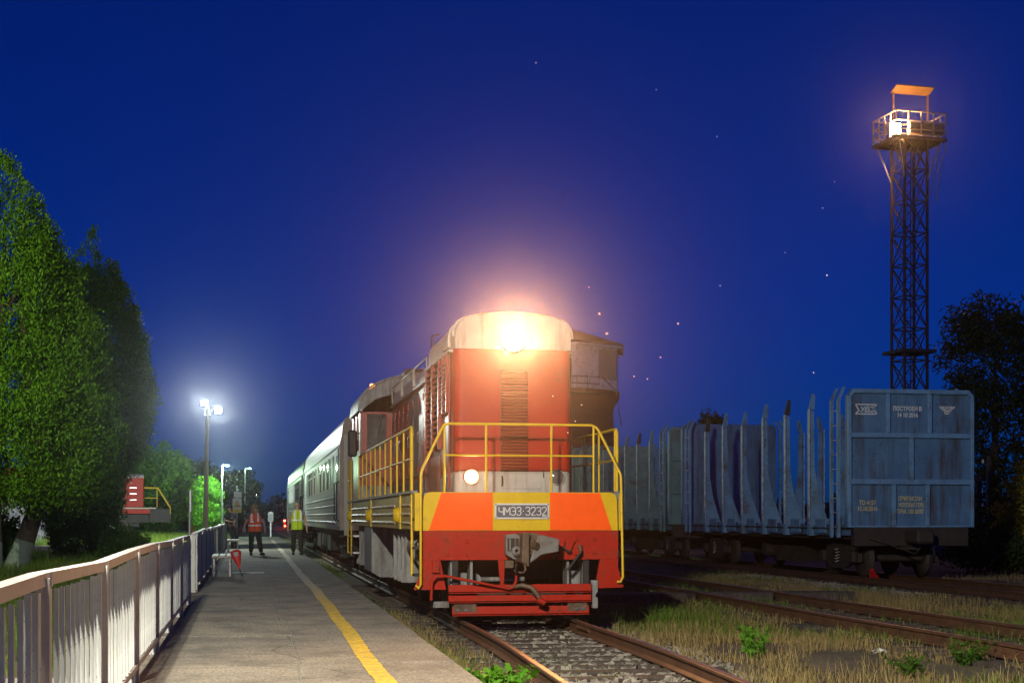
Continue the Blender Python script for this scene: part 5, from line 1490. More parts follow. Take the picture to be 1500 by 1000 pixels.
# ---------------------------------------------------------------- passenger coaches
def make_coach(y0, label):
    root = empty("passenger_coach", (3.78, y0, 0), 0, label, "coach", "passenger coaches behind the locomotive")
    L_ = 23.6; hw = 1.54
    sec = [(-hw, 1.12), (-hw - .02, 1.5), (-hw, 3.25), (-hw + .05, 3.55)] + [((hw - .05) * -math.cos(a), 3.55 + .85 * math.sin(a) ** .85) for a in [R(t) for t in range(8, 180, 8)]] + [(hw - .05, 3.55), (hw, 3.25), (hw + .02, 1.5), (hw, 1.12)]
    b = MB(); n = len(sec)
    low_n = 3
    b.add([(p[0], 0, p[1]) for p in sec] + [(p[0], L_, p[1]) for p in sec], [(i, i + 1, n + i + 1, n + i) for i in range(3)] + [(i, i + 1, n + i + 1, n + i) for i in range(n - 4, n - 1)], True)
    b.add([(sec[0][0], 0, sec[0][1]), (sec[-1][0], 0, sec[-1][1]), (sec[-1][0], L_, sec[-1][1]), (sec[0][0], L_, sec[0][1])], [(0, 1, 2, 3)])
    b.build("body", coach_m, root)
    rf = MB(); rs = sec[3:-3]; m_ = len(rs)
    rf.add([(p[0], -.03, p[1]) for p in rs] + [(p[0], L_ + .03, p[1]) for p in rs], [(i, i + 1, m_ + i + 1, m_ + i) for i in range(m_ - 1)], True)
    rfo = rf.build("roof", roof_grey, root)
    for k in range(6): MB().lathe([(.2, 0), (.2, .12), (.26, .14), (.0, .2)], (-.45 if k % 2 else .45, 2 + 3.8 * k, 4.32), 12).build("roof_vent", roof_grey, rfo)
    for yy in (0.001, L_ - .001):
        e = MB(); e.add([(p[0], yy, p[1]) for p in sec], [tuple(range(n))]); e.build("end_wall", coach_end, root)
    for sgn, yy in ((-1, 0), (1, L_)):
        MB().lohi((-.55, yy + (-.45 if sgn < 0 else .002), 1.15), (.55, yy + (-.002 if sgn < 0 else .45), 3.3), ch=.05).build("gangway", rubber, root)
        for sx in (-1, 1):
            MB().lohi((sx * 1.40 - .04, yy + (-.07 if sgn < 0 else .002), 1.0), (sx * 1.40 + .04, yy + (-.002 if sgn < 0 else .07), 3.5)).build("end_post", coach_m, root)
    for sx in (-1, 1):
        xs = sx * (hw + .012)
        for z in (1.30, 1.52, 1.74, 1.96):
            MB().prism([(xs - sx * .012, z - .045), (xs + sx * .022, z - .02), (xs + sx * .022, z + .02), (xs - sx * .012, z + .045)] if sx > 0 else [(xs - sx * .012, z + .045), (xs + sx * .022, z + .02), (xs + sx * .022, z - .02), (xs - sx * .012, z - .045)], 'y', 1.45, L_ - 1.45).build("body_rib", coach_m, root)
        for z in (3.22,):
            MB().lohi((min(xs, xs + sx * .015), .1, z), (max(xs, xs + sx * .015), L_ - .1, z + .03)).build("cant_rail", coach_m, root)
        for k in range(9):
            yy = 2.6 + k * 2.05
            w_ = 1.15
            fr_ = MB()
            for a, c in (((yy, 2.2), (yy + w_, 2.2)), ((yy + w_, 2.2), (yy + w_, 3.05)), ((yy + w_, 3.05), (yy, 3.05)), ((yy, 3.05), (yy, 2.2)), ((yy, 2.82), (yy + w_, 2.82))):
                fr_.bar((xs, a[0], a[1]), (xs, c[0], c[1]), .04, .05)
            wf = fr_.build("window", coach_m, root)
            MB().lohi((xs - .006, yy + .02, 2.22), (xs + .006, yy + w_ - .02, 3.03)).build("pane", glass_dark if k % 4 else roof_grey, wf)
        for yy in (.30, L_ - 1.05):
            d = MB().lohi((min(xs, xs + sx * .02), yy, 1.2), (max(xs, xs + sx * .02), yy + .78, 3.2), ch=.008).build("door", coach_m, root)
            MB().lohi((xs + sx * .021 - .004, yy + .22, 2.2), (xs + sx * .021 + .004, yy + .56, 3.0)).build("pane", glass_dark, d)
            for dy in (-.10, .88):
                MB().tube([(xs, yy + dy, 1.35), (xs + sx * .06, yy + dy, 1.4), (xs + sx * .06, yy + dy, 2.3), (xs, yy + dy, 2.35)], .016, 5).build("grab_rail", dark_metal, d)
            for q_ in range(3):
                MB().lohi((min(sx * 1.15, sx * 1.5), yy + .1, .45 + .25 * q_), (max(sx * 1.15, sx * 1.5), yy + .68, .48 + .25 * q_)).build("door_step", dark_metal, root)
    MB().lohi((-1.2, .2, .95), (1.2, L_ - .2, 1.115)).build("underframe", dark_metal, root)
    for (ya, yb, z) in ((7.2, 9.2, .42), (9.8, 12.6, .50), (13.2, 15.4, .40)):
        MB().lohi((-1.35, ya, z), (1.35, yb, .94), ch=.04).build("equipment_box", dark_metal, root)
    for yb_ in (3.6, 20.0):
        MB().lohi((-1.08, yb_ - 1.9, .52), (-.95, yb_ + 1.9, .78)).build("bogie_frame", dark_metal, root)
        MB().lohi((.95, yb_ - 1.9, .52), (1.08, yb_ + 1.9, .78)).build("bogie_frame", dark_metal, root)
        for dy in (-1.2, 1.2):
            MB().cyl((-.75, yb_ + dy, .475), (.75, yb_ + dy, .475), .08, n=8).build("axle", dark_metal, root)
            for sx in (-1, 1):
                MB().lathe([(.1, -.07), (.45, -.06), (.475, -.03), (.475, .05), (.49, .07), (.1, .07)], (sx * .8, yb_ + dy, .475), 24, rot=Matrix.Rotation(R(-90 * sx), 3, 'Y')).build("wheel", dark_metal, root)
                MB().box((sx * 1.1, yb_ + dy, .475), (.2, .32, .3), ch=.03).build("axle_box", dark_metal, root)
    MB().lohi((-.15, -.85, .92), (.15, .3, 1.22), ch=.03).build("coupler", dark_metal, root)
    MB().lohi((-.15, L_ - .3, .92), (.15, L_ + .55, 1.22), ch=.03).build("coupler", dark_metal, root)
    return root
cA = make_coach(35.6, "first pale grey passenger coach coupled behind the locomotive")
cB = copy_tree(cA)
cB.location.y = 60.4
cB['label'] = "second pale grey passenger coach at the tail of the train"

# ---------------------------------------------------------------- timber wagons
def make_wagon(y0, label, wall_m, stake_m, lettered):
    root = empty("timber_wagon", (16.0, y0, -.05), 0, label, "wagon", "timber wagons on the right track")
    L_ = 13.65; hw = 1.655
    MB().lohi((-1.35, .15, .95), (1.35, L_ - .15, 1.20)).build("underframe", wagon_under, root)
    MB().lohi((-.25, .1, .70), (.25, L_ - .1, .945)).build("centre_sill", wagon_under, root)
    MB().lohi((-hw + .1, .12, 1.205), (hw - .1, L_ - .12, 1.24)).build("floor", wagon_under, root)
    for sx in (-1, 1):
        MB().lohi((min(sx * 1.355, sx * 1.50), .1, 1.05), (max(sx * 1.355, sx * 1.50), L_ - .1, 1.29)).build("side_sill", wall_m, root)
    # end walls
    ZB, ZT_ = 1.245, 4.63
    for e, yy in ((0, .0), (1, L_)):
        sg = -1 if e == 0 else 1
        yin = yy - sg * .20
        ya, yb = sorted((yy - sg * .11, yin))
        out = [(-hw, ZB), (hw, ZB), (hw, ZT_ - .16), (hw - .13, ZT_), (-hw + .13, ZT_), (-hw, ZT_ - .16)]
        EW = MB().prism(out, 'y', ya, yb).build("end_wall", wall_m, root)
        fa, fb = sorted((yy, yy - sg * .108))
        def beam(x0, z0, x1, z1, nm="wall_beam"):
            return MB().lohi((x0, fa, z0), (x1, fb, z1), ch=.010).build(nm, stake_m, EW)
        beam(-hw, ZB + .002, -hw + .085, ZT_ - .17); beam(hw - .085, ZB + .002, hw, ZT_ - .17)
        beam(-hw + .12, ZT_ - .11, hw - .12, ZT_)
        for sx in (-1, 1):
            MB().bar((sx * (hw - .043), (fa + fb) / 2, ZT_ - .17), (sx * (hw - .15), (fa + fb) / 2, ZT_ - .055), abs(fb - fa) - .004, .085).build("corner_beam", stake_m, EW)
        beam(-hw + .088, 3.44, hw - .088, 3.56); beam(-hw + .088, 2.30, hw - .088, 2.43); beam(-hw + .088, ZB + .004, hw - .088, ZB + .05)
        for xx in (-.62, .48): beam(xx - .055, 3.562, xx + .055, ZT_ - .112)
        beam(-.055, 2.432, .055, 3.438)
        for xx in (-.46, .42): beam(xx - .055, ZB + .052, xx + .055, 2.298)
        MB().lohi((-1.5, min(yy - sg * .02, yin), .80), (1.5, max(yy - sg * .02, yin), ZB - .004)).build("end_beam", wagon_under, root)
        MB().lohi((-.22, min(yy, yy + sg * .75), .86), (.22, max(yy, yy + sg * .75), 1.20), ch=.05).build("coupler", wagon_under, root)
        MB().tube([(-1.15, yy + sg * .06, .98), (-.3, yy + sg * .1, .72), (0, yy + sg * .14, .60), (.1, yy + sg * .16, .70), (.22, yy + sg * .2, .92)], .018, 5).build("release_rod", wagon_under, root)
        MB().tube([(.36, yy + sg * .1, .95), (.42, yy + sg * .3, .70), (.38, yy + sg * .42, .55)], .03, 6).build("brake_hose", rubber, root)
        if e == 0 and lettered:
            yt = ya - .004
            def put(txt, size, x, z, m, s=.8):
                link("lettering", text_mesh(txt, size, m, .0015, s, off=.004), EW, (x, yt, z), (R(90), 0, 0))
            put("ПОСТРОЕН В", .145, -.07, 4.155, letter_white); put("14 10 2016", .15, -.07, 4.00, letter_white)
            put("ТО 4157", .15, -1.12, 1.845, letter_yellow); put("15.10.2016", .15, -1.12, 1.70, letter_yellow)
            put("ПРИПИСАН", .15, .0, 1.945, letter_yellow, .72); put("Т. МОХОВЫЕ ГОРЫ", .145, .0, 1.79, letter_yellow, .58); put("ГОРЬК. 1200 265007", .145, .0, 1.635, letter_yellow, .54)
            lg = strokes([[(-1.43, 4.25), (-.87, 4.25)], [(-1.43, 4.25), (-1.33, 4.10), (-1.43, 4.03)], [(-1.43, 4.02), (-.87, 4.02)], [(-.87, 4.02), (-.97, 4.16), (-.87, 4.25)]], .028, yt)
            lg.build("logo_frame", letter_white, EW)
            for ch, xx in (('У', -1.31), ('В', -1.18), ('З', -1.06)):
                strokes([[(xx + a + c * .25, 4.075 + c) for a, c in p] for p in pen(ch, .095, .12)], .026, yt).build("logo_letter", letter_white, EW)
            em = MB()
            for k in range(5):
                z = 4.20 - .036 * k; w_ = .205 - .040 * k
                em.lohi((.98 - w_, yt - .002, z - .011), (.98 - .075, yt + .002, z + .011)); em.lohi((.98 + .075, yt - .002, z - .011), (.98 + w_, yt + .002, z + .011))
            em.lohi((.98 - .215, yt - .002, 4.215), (.98 + .215, yt + .002, 4.232))
            em.build("emblem_wings", letter_white, EW)
            MB().lathe([(.060, -.002), (.085, -.002), (.085, .002), (.060, .002)], (.98, yt, 4.115), 22, rot=Matrix.Rotation(R(90), 3, 'X')).build("emblem_ring", letter_white, EW)
            e2 = MB(); e2.lohi((.935, yt - .002, 4.10), (1.025, yt + .002, 4.135)); e2.lohi((.95, yt - .002, 4.075), (1.01, yt + .002, 4.09))
            e2.build("emblem_core", letter_white, EW)
    # corner ladder posts with rungs, and the stakes
    def stake(xo, sx, yy, zb, zt, web):
        """flanged stake: outer flange, web plate facing along the track"""
        k = MB()
        k.lohi((min(xo, xo - sx * .022), yy - .085, zb), (max(xo, xo - sx * .022), yy + .085, zt))
        pl = [(xo - sx * .023, zb), (xo - sx * web, zb), (xo - sx * web, zb + .22), (xo - sx * (.16 + .3 * (web - .16)), zb + 1.1), (xo - sx * .17, zb + 1.75), (xo - sx * .15, zt - .05), (xo - sx * .023, zt)]
        if sx < 0: pl = pl[::-1]
        k.prism(pl, 'y', yy - .012, yy + .012)
        o = k.build("stake", stake_m, root)
        t = MB()
        t.prism([(xo, zt), (xo - sx * .15, zt), (xo - sx * .17, zt + .38), (xo - sx * .11, zt + .42)] if sx > 0 else [(xo - sx * .11, zt + .42), (xo - sx * .17, zt + .38), (xo - sx * .15, zt), (xo, zt)], 'y', yy - .05, yy + .05)
        t.build("stake_tip", wagon_under if (int(yy * 10) % 3 == 0) else stake_m, o)
        MB().lohi((min(xo + sx * .001, xo + sx * .014), yy - .092, zb + .3), (max(xo + sx * .001, xo + sx * .03), yy - .040, zt)).build("stake_edge", wagon_edge, o)
        return o
    for sx in (-1, 1):
        for k in range(6):
            yy = 2.55 + k * (L_ - 5.1) / 5
            stake(sx * 1.64, sx, yy + random.uniform(-.05, .05), 1.02, 4.25 + random.uniform(-.07, .05), .60 + random.uniform(-.05, .05))
        for yy in (.62, L_ - 1.0):
            for dy in (0, .42):
                lp = MB().lohi((sx * 1.65 - .04, yy + dy - .035, 1.0), (sx * 1.65 + .04, yy + dy + .035, 4.40))
                lp.prism([(sx * 1.65 - .04, 4.40), (sx * 1.65 + .04, 4.40), (sx * 1.50 + .02, 4.72), (sx * 1.50 - .04, 4.72)], 'y', yy + dy - .035, yy + dy + .035)
                lp.build("ladder_post", stake_m, root)
            for q_ in range(9):
                MB().cyl((sx * 1.65, yy, 1.25 + .36 * q_), (sx * 1.65, yy + .42, 1.25 + .36 * q_), .014, n=6).build("rung", wagon_edge, root)
        for k in range(7):
            yy = 1.5 + k * 1.72
            if k < 6: MB().lohi((min(sx * 1.505, sx * 1.54), yy + .2, 1.10), (max(sx * 1.505, sx * 1.54), yy + .85, 1.45)).build("side_plate", stake_m, root)
    # bogies
    for yb_ in (1.95, L_ - 1.95):
        for sx in (-1, 1):
            sf = MB().prism([(yb_ - 1.2, .38), (yb_ - 1.2, .60), (yb_ - .75, .66), (yb_ - .35, .82), (yb_ + .35, .82), (yb_ + .75, .66), (yb_ + 1.2, .60), (yb_ + 1.2, .38), (yb_ + .8, .36), (yb_ + .4, .20), (yb_ - .4, .20), (yb_ - .8, .36)], 'x', sx * 1.02 - .06, sx * 1.02 + .06).build("bogie_side_frame", wagon_under, root)
            for dy in (-.15, .0, .15):
                MB().tube([(sx * 1.10 + .06 * math.cos(t * .9), yb_ + dy + .06 * math.sin(t * .9), .32 + .011 * t) for t in range(34)], .016, 5).build("coil_spring", wagon_edge if dy == 0 else wagon_under, sf)
            for dy in (-.925, .925):
                MB().lathe([(.1, -.07), (.45, -.06), (.475, -.03), (.475, .05), (.50, .075), (.1, .075)], (sx * .80, yb_ + dy, .475), 28, rot=Matrix.Rotation(R(-90 * sx), 3, 'Y')).build("wheel", wagon_under, root)
                MB().box((sx * 1.06, yb_ + dy, .50), (.2, .30, .28), ch=.03).build("axle_box", wagon_under, sf)
        for dy in (-.925, .925):
            MB().cyl((-.75, yb_ + dy, .475), (.75, yb_ + dy, .475), .09, n=10).build("axle", wagon_under, root)
        MB().lohi((-1.0, yb_ - .2, .50), (1.0, yb_ + .2, .80), ch=.03).build("bolster", wagon_under, root)
    for yy in (5.2, 6.4): MB().prism([(yy, .69), (yy + .7, .69), (yy + .35, .25)], 'x', -.9, .9).build("hopper_bracket", wagon_under, root)
    MB().cyl((-.9, 7.8, .55), (.9, 7.8, .55), .2, n=14).build("air_reservoir", wagon_under, root)
    return root
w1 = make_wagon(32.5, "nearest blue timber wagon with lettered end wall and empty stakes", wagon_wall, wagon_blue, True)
w2 = make_wagon(47.5, "greenish timber wagon, second in the row, seen past the locomotive's rail", wagon_green, wagon_green, False)
for k, lab in enumerate(("third timber wagon, its stakes seen right behind the locomotive's railing", "farthest timber wagon, mostly hidden behind the locomotive")):
    c = copy_tree(w2); c.location.y = 62.5 + 15 * k; c['label'] = lab

# ---------------------------------------------------------------- people
def skin_mesh(name, joints, edges, mat, parent, root, sub=1, post=None):
    """one continuous surface grown round a skeleton. joints: {key: (x, y, z, rx, ry)}"""
    keys = list(joints)
    me = bpy.data.meshes.new(name)
    me.from_pydata([joints[k][:3] for k in keys], [(keys.index(a), keys.index(c)) for a, c in edges], [])
    o = link(name, me, parent)
    sk = o.modifiers.new("skin", 'SKIN')
    sk.use_smooth_shade = True
    if not me.skin_vertices: 
        bm = bmesh.new(); bm.from_mesh(me); bm.verts.layers.skin.verify(); bm.to_mesh(me); bm.free()
    for k, sv in zip(keys, me.skin_vertices[0].data):
        sv.radius = joints[k][3:5]
        sv.use_root = (k == root)
    o.modifiers.new("sub", 'SUBSURF').levels = sub
    o.modifiers["sub"].render_levels = sub
    me2 = bpy.data.meshes.new_from_object(o.evaluated_get(bpy.context.evaluated_depsgraph_get()))
    o.modifiers.clear()
    o.data = me2
    me2.name = name
    me2.materials.clear(); me2.materials.append(mat)
    if post: post(me2)
    for p in me2.polygons: p.use_smooth = True
    return o

def person(loc, rz, label, h, J, clothes):
    root = empty("person", loc, rz, label, "person")
    D = dict(J)
    E_ = [('pelvis', 'belly'), ('belly', 'chest'), ('chest', 'neck0'), ('neck0', 'neck'), ('neck', 'chin'), ('chin', 'skull'), ('skull', 'crown')]
    for s in 'lr':
        E_ += [('chest', 'sh' + s), ('sh' + s, 'el' + s), ('el' + s, 'wr' + s), ('wr' + s, 'palm' + s), ('pelvis', 'hip' + s), ('hip' + s, 'kn' + s), ('kn' + s, 'an' + s), ('an' + s, 'toe' + s)]
        w_, p_ = Vector(D['wr' + s][:3]), Vector(D['palm' + s][:3])
        d = (p_ - w_).normalized()
        side = Vector((0, 1, 0)) if abs(d.y) < .6 else Vector((0, 0, 1))
        side = (side - d * side.dot(d)).normalized(); nrm = d.cross(side)
        for k, (off, ln) in enumerate(((-.03, .062), (-.010, .072), (.010, .068), (.029, .052))):
            a = p_ + d * .035 + side * off; m_ = a + d * ln * .6 + nrm * .008; e = a + d * ln + nrm * .028
            for nm, q_, r_ in (('a', a, .0095), ('b', m_, .0085), ('c', e, .007)):
                D[f'f{k}{nm}{s}'] = (*q_, r_, r_)
            E_ += [('palm' + s, f'f{k}a{s}'), (f'f{k}a{s}', f'f{k}b{s}'), (f'f{k}b{s}', f'f{k}c{s}')]
        t0 = w_ + d * .035 - side * .035; t1 = t0 + d * .035 - side * .022; t2 = t1 + d * .03 + nrm * .012
        for nm, q_, r_ in (('0', t0, .012), ('1', t1, .010), ('2', t2, .008)):
            D[f't{nm}{s}'] = (*q_, r_, r_)
        E_ += [('wr' + s, f't0{s}'), (f't0{s}', f't1{s}'), (f't1{s}', f't2{s}')]
    skin_mesh("body", D, E_, skin, root, 'pelvis')
    # face
    sx_, sy_, sz_ = D['skull'][:3]; cx_, cy_, cz_ = D['chin'][:3]
    fd = Vector(D['face'][:3]) if False else None
    return root, D

def joints(h, lean=0, arms=None, legs=None, fat=1.0, head=(0, 0), shw=.19):
    k = h / 1.75
    J = {'pelvis': (0, 0, .95 * k, .135 * fat, .105 * fat), 'belly': (0 + lean * .3, 0, 1.12 * k, .135 * fat, .11 * fat), 'chest': (lean * .6, 0, 1.32 * k, .155 * fat, .11 * fat),
         'neck0': (lean * .8, 0, 1.46 * k, .075, .07), 'neck': (lean * .85, -.005, 1.50 * k, .062, .064), 'chin': (lean * .9 + head[0] * .4, -.02 + head[1] * .4, 1.56 * k, .058, .07),
         'skull': (lean + head[0] * .8, -.008 + head[1] * .6, 1.65 * k, .075, .092), 'crown': (lean + head[0], .0 + head[1], 1.72 * k, .045, .06)}
    for s, sg in (('l', -1), ('r', 1)):
        J['sh' + s] = (sg * shw * k + lean * .6, 0, 1.40 * k, .058 * fat, .058 * fat)
        el, wr, pm = arms[s]
        J['el' + s] = (*el, .043, .043); J['wr' + s] = (*wr, .028, .03); J['palm' + s] = (*pm, .038, .02)
        hp, kn, an, toe = legs[s]
        J['hip' + s] = (*hp, .095 * fat, .095 * fat); J['kn' + s] = (*kn, .060, .062); J['an' + s] = (*an, .04, .042); J['toe' + s] = (*toe, .038, .028)
    return J

def sub_skin(name, J, keys, edges, grow, mat, root, rootkey):
    return skin_mesh(name, {k: (*J[k][:3], J[k][3] + grow, J[k][4] + grow) for k in keys}, edges, mat, root, rootkey)

def face(root, J, fdir, m_hair=None):
    """eyes, nose, mouth and ears on the head's front"""
    s = Vector(J['skull'][:3]); f = Vector((fdir[0], fdir[1], 0)).normalized(); r = Vector((f.y, -f.x, 0))
    b = MB()
    for sg in (-1, 1):
        c = s + f * .088 + r * .032 * sg + Vector((0, 0, -.015))
        b.lathe([(0, -.011), (.009, -.006), (.011, 0), (.009, .006), (0, .011)], c, 8)
    b.build("eyes", cloth_dark, root)
    q0 = s + f * .086 + Vector((0, 0, -.02)); q1 = s + f * .112 + Vector((0, 0, -.055))
    MB().tube([q0, q1, s + f * .085 + Vector((0, 0, -.065))], [.009, .014, .010], 6).build("nose", skin, root)
    MB().tube([s + f * .083 + r * -.024 + Vector((0, 0, -.088)), s + f * .090 + Vector((0, 0, -.088)), s + f * .083 + r * .024 + Vector((0, 0, -.088))], .006, 5).build("mouth", bumper_red, root)
    for sg in (-1, 1):
        MB().lathe([(0, -.012), (.028, -.006), (.03, 0), (.024, .008), (0, .012)], s + r * .085 * sg + Vector((0, 0, -.03)), 10, rot=Matrix.Rotation(math.atan2(r.y, r.x), 3, 'Z') @ Matrix.Rotation(R(90), 3, 'Y')).build("ear", skin, root)

def vest(root, J, mat, h, bands, zlo, fat):
    k = h / 1.75
    lx = J['belly'][0]; cx = J['chest'][0]
    prof = [(zlo, .205 * fat, .165 * fat), (.98 * k, .200 * fat, .16 * fat), (1.12 * k, .195 * fat, .155 * fat), (1.30 * k, .205 * fat, .15 * fat), (1.41 * k, .185 * fat, .12 * fat), (1.475 * k, .10, .085)]
    n = 20
    def ring(z, grow=0.0):
        rx = np.interp(z, [p[0] for p in prof], [p[1] for p in prof]) + grow; ry = np.interp(z, [p[0] for p in prof], [p[2] for p in prof]) + grow
        return [(np.interp(z, [.95 * k, 1.4 * k], [0, cx]) + rx * math.copysign(abs(math.cos(a)) ** .8, math.cos(a)), ry * math.copysign(abs(math.sin(a)) ** .8, math.sin(a)), z) for a in [2 * math.pi * i / n for i in range(n)]]
    def skin_rings(zs, grow, name, m):
        b = MB(); vs_ = [p for z in zs for p in ring(z, grow)]
        b.add(vs_, [(j * n + i, j * n + (i + 1) % n, (j + 1) * n + (i + 1) % n, (j + 1) * n + i) for j in range(len(zs) - 1) for i in range(n)], True)
        return b.build(name, m, root)
    skin_rings([p[0] for p in prof], 0, "vest", mat)
    for (z0, z1) in bands: skin_rings([z0, z1], .006, "reflective_band", reflect)
    for sg in (-1, 1):
        b = MB()
        pts = [(sg * .10 * fat + cx, -.165 * fat, 1.17 * k), (sg * .105 * fat + cx, -.165 * fat, 1.32 * k), (sg * .10 * fat + cx, -.125 * fat, 1.42 * k), (sg * .085 + cx, -.05, 1.482 * k)]
        for a, c in zip(pts[:-1], pts[1:]): b.bar(a, c, .055, .012, up=(0, -1, .3))
        b.build("reflective_strap", reflect, root)
    MB().bar((J['pelvis'][0], -.170 * fat, zlo + .02), (cx, -.155 * fat, 1.40 * k), .012, .010, up=(0, -1, 0)).build("zip", cloth_dark, root)

LEG = lambda sp, k=1.0, fw=0: {'l': ((-.09, 0, .90 * k), (-.105 - sp, -.02, .50 * k), (-.11 - sp, .02 - fw, .09), (-.13 - sp, -.14 - fw, .035)), 'r': ((.09, 0, .90 * k), (.105 + sp, -.02, .50 * k), (.11 + sp, .02 + fw, .09), (.14 + sp, -.13 + fw, .035))}
def trousers(root, J, mat, shoe):
    ks = ['belly', 'pelvis', 'hipl', 'hipr', 'knl', 'knr', 'anl', 'anr']
    JJ = dict(J); JJ['belly'] = (*[(a + c) / 2 for a, c in zip(J['belly'][:3], J['pelvis'][:3])], *J['belly'][3:5])
    for s in 'lr': JJ['an' + s] = (*J['an' + s][:3], .062, .064); JJ['kn' + s] = (*J['kn' + s][:3], .075, .078)
    sub_skin("trousers", JJ, ks, [('pelvis', 'belly'), ('pelvis', 'hipl'), ('hipl', 'knl'), ('knl', 'anl'), ('pelvis', 'hipr'), ('hipr', 'knr'), ('knr', 'anr')], .014, mat, root, 'pelvis')
    for s in 'lr':
        a, t = Vector(J['an' + s][:3]), Vector(J['toe' + s][:3])
        hd = Vector((a.x - (t.x - a.x) * .35, a.y - (t.y - a.y) * .35, .045))
        MB().tube([hd, Vector((a.x, a.y, .055)), (a + t) / 2, t, t + (t - a) * .15 * Vector((1, 1, 0)).length], [.04, .055, .05, .045, .02], 8).build("shoe", shoe, root)
def shirt(root, J, mat, sleeves=.55):
    JJ = dict(J)
    for s in 'lr':
        a, c = Vector(J['sh' + s][:3]), Vector(J['el' + s][:3]); q_ = a.lerp(c, sleeves)
        JJ['sl' + s] = (*q_, .055, .055)
    JJ['belly'] = (*J['belly'][:3], *J['belly'][3:5])
    sub_skin("shirt", JJ, ['pelvis', 'belly', 'chest', 'neck0', 'shl', 'shr', 'sll', 'slr'], [('pelvis', 'belly'), ('belly', 'chest'), ('chest', 'neck0'), ('chest', 'shl'), ('chest', 'shr'), ('shl', 'sll'), ('shr', 'slr')], .016, mat, root, 'belly')
def hair(root, J, mat, long=False, fdir=(0, -1), cap=None):
    s = Vector(J['skull'][:3]); f = Vector((*fdir, 0)).normalized()
    b = MB()
    prof = [(.0, .118), (.06, .108), (.088, .075), (.098, .03), (.096, -.02)]
    c = s - f * .018
    b.lathe(prof, c, 16)
    o = b.build("hair" if not cap else "cap", mat, root)
    if long:
        r = Vector((f.y, -f.x, 0)); h = MB()
        for sg in (-1, 1):
            h.tube([s + r * .07 * sg - f * .03 + Vector((0, 0, .06)), s + r * .105 * sg - f * .03 + Vector((0, 0, -.04)), s + r * .115 * sg - f * .02 + Vector((0, 0, -.15)), s + r * .10 * sg - f * .02 + Vector((0, 0, -.24))], [.045, .05, .05, .02], 8)
        h.tube([s - f * .06 + Vector((0, 0, .05)), s - f * .10 + Vector((0, 0, -.08)), s - f * .09 + Vector((0, 0, -.24))], [.06, .075, .04], 8)
        h.build("long_hair", mat, root)
    if cap:
        MB().box(s + f * .11 + Vector((0, 0, .045)), (.15, .11, .014), rz=math.atan2(f.y, f.x) + R(90)).build("cap_peak", mat, root)

# woman in the orange vest
h = 1.68; k = h / 1.75
J = joints(h, .0, {'l': ((-.30, .02, 1.13 * k), (-.38, -.04, .90 * k), (-.39, -.06, .83 * k)), 'r': ((.30, .03, 1.14 * k), (.33, -.05, .92 * k), (.33, -.07, .85 * k))},
           {'l': ((-.10, 0, .88), (-.115, 0, .47), (-.125, .02, .09), (-.13, -.13, .035)), 'r': ((.10, 0, .88), (.15, -.05, .48), (.215, -.02, .09), (.30, -.10, .035))}, 1.12, (.02, 0))
rt, D = person((.21, 48.3, PZ), 0, "woman with long hair in an orange reflective vest and black trousers", h, J, None)
trousers(rt, J, cloth_dark, cloth_dark); shirt(rt, J, cloth_dark)
vest(rt, J, vest_orange, h, ((1.02 * k, 1.07 * k),), .80, 1.06)
MB().box((-.09, -.172, 1.17 * k), (.12, .012, .05)).build("name_patch", reflect, rt)
face(rt, J, (.7, -.7)); hair(rt, J, hair_blond, True, (.7, -.7))
s = Vector(J['skull'][:3]); f = Vector((.7, -.7, 0)).normalized(); r = Vector((f.y, -f.x, 0))
MB().bar(s + f * .092 + r * -.052 + Vector((0, 0, -.012)), s + f * .092 + r * .052 + Vector((0, 0, -.012)), .012, .032).build("glasses", rubber, rt)
# man in the lime vest by the coach
h = 1.80; k = h / 1.75
J = joints(h, .0, {'l': ((-.28, .05, 1.14 * k), (-.31, .02, .90 * k), (-.31, .0, .82 * k)), 'r': ((.29, .05, 1.14 * k), (.33, .02, .90 * k), (.33, .0, .82 * k))}, LEG(.02, k, .03), 1.08)
rt, D = person((1.62, 48.6, PZ), R(6), "man in a lime yellow reflective vest standing beside the coach", h, J, None)
trousers(rt, J, cloth_dark, cloth_dark); shirt(rt, J, cloth_shirt, .5)
vest(rt, J, vest_lime, h, ((1.12 * k, 1.17 * k),), .86, 1.0)
MB().lathe([(.055, .0), (.078, .0), (.078, .05), (.055, .05)], (J['anr'][0], J['anr'][1], .22), 14).build("ankle_band", reflect, rt)
face(rt, J, (-.1, -1))
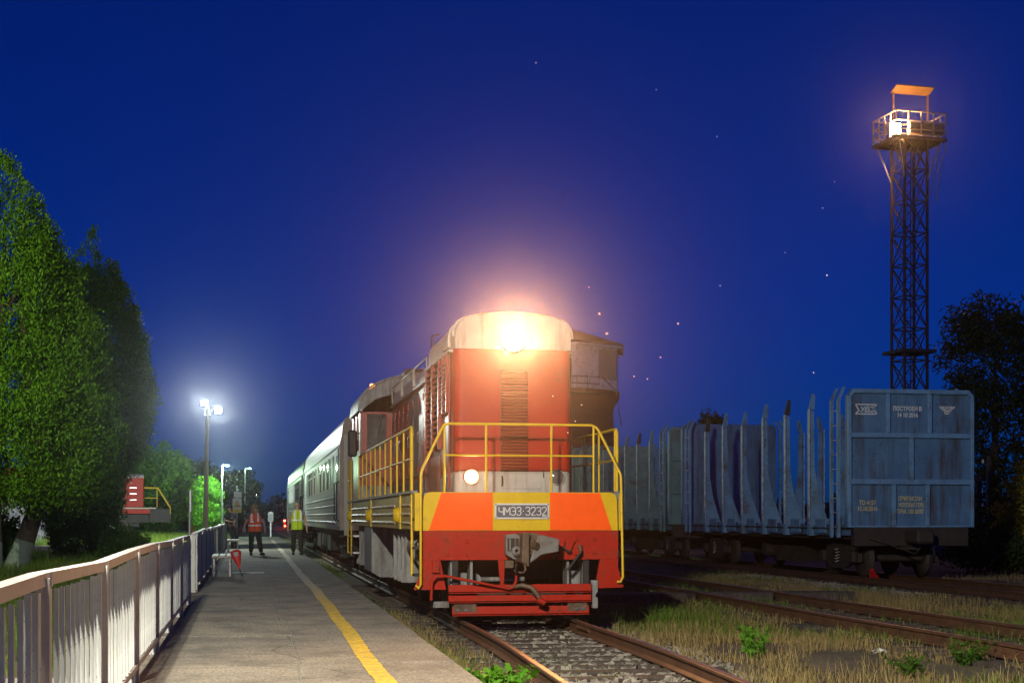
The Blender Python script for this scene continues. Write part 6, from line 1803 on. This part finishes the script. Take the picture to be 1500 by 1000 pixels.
# man leaning on the railing
h = 1.76; k = h / 1.75
J = joints(h, -.10, {'l': ((-.30, -.05, 1.14 * k), (-.08, -.20, 1.10 * k), (.0, -.22, 1.10 * k)), 'r': ((.12, -.06, 1.12 * k), (.10, -.20, 1.02 * k), (.02, -.22, 1.06 * k))},
           {'l': ((-.05, 0, .90), (.03, -.10, .50), (.02, .02, .09), (.12, -.10, .035)), 'r': ((.10, 0, .90), (.20, -.10, .52), (.16, .0, .09), (.29, -.10, .035))}, 1.05, (-.04, -.02))
rt, D = person((-.66, 58.8, PZ), 0, "man in dark navy clothes and cap leaning on the railing with folded arms", h, J, None)
trousers(rt, J, cloth_navy, cloth_dark); shirt(rt, J, cloth_navy, .75)
MB().box((J['chest'][0] + .07, -.140, 1.24 * k), (.10, .012, .05)).build("name_patch", cloth_shirt, rt)
face(rt, J, (.3, -1)); hair(rt, J, cloth_navy, False, (.3, -1), cap=True)

# ---------------------------------------------------------------- sparks in the air above the engine
spm = MB().lathe([(0, -.018), (.012, -.006), (.012, .006), (0, .018)], n=6).mesh("spark", spark_e)
rs = random.Random(5)
for k, p in enumerate((
    (5.53, 17.91, 3.98), (4.57, 18.31, 4.14), (4.69, 18.38, 3.89), (4.52, 18.69, 4.55),
    (6.14, 18.01, 4.51), (7.11, 18.17, 5.01), (7.02, 16.55, 4.43), (7.28, 17.3, 5.43),
    (7.78, 18.08, 5.97), (6.05, 17.87, 6.44), (3.8, 18.74, 7.55), (4.72, 17.13, 3.2),
    (5.06, 17.72, 3.23), (7.01, 16.95, 3.27), (3.89, 18.07, 3.02), (4.27, 18.06, 2.91),
    (3.96, 17.09, 2.63), (3.95, 17.46, 2.51), (5.13, 17.36, 3.47), (5.4, 18.48, 7.2))):
    o = link("spark", spm, None, p, (rs.uniform(0, 3), rs.uniform(0, 3), 0))
    o.scale = [rs.uniform(.45, .8) * (1.5 if k < 3 else 1)] * 3
    tag(o, "tiny glowing orange spark drifting in the night air", "spark", "sparks drifting above the engine")

# ---------------------------------------------------------------- thin scattering volume, added so the lamps get a glow
hz = bpy.data.materials.new("haze_air")
hz.use_nodes = True
nt = hz.node_tree
nt.nodes.remove(nt.nodes["Principled BSDF"])
pv_ = nt.nodes.new("ShaderNodeVolumePrincipled")
pv_.inputs["Color"].default_value = (.86, .86, 1.0, 1)
pv_.inputs["Density"].default_value = 0.00017
pv_.inputs["Anisotropy"].default_value = 0.95
nt.links.new(pv_.outputs[0], nt.nodes["Material Output"].inputs["Volume"])
hzo = MB().lohi((-720, -75, -3.0), (720, 715, 24)).build("haze", hz)
tag(hzo, kind='stuff')
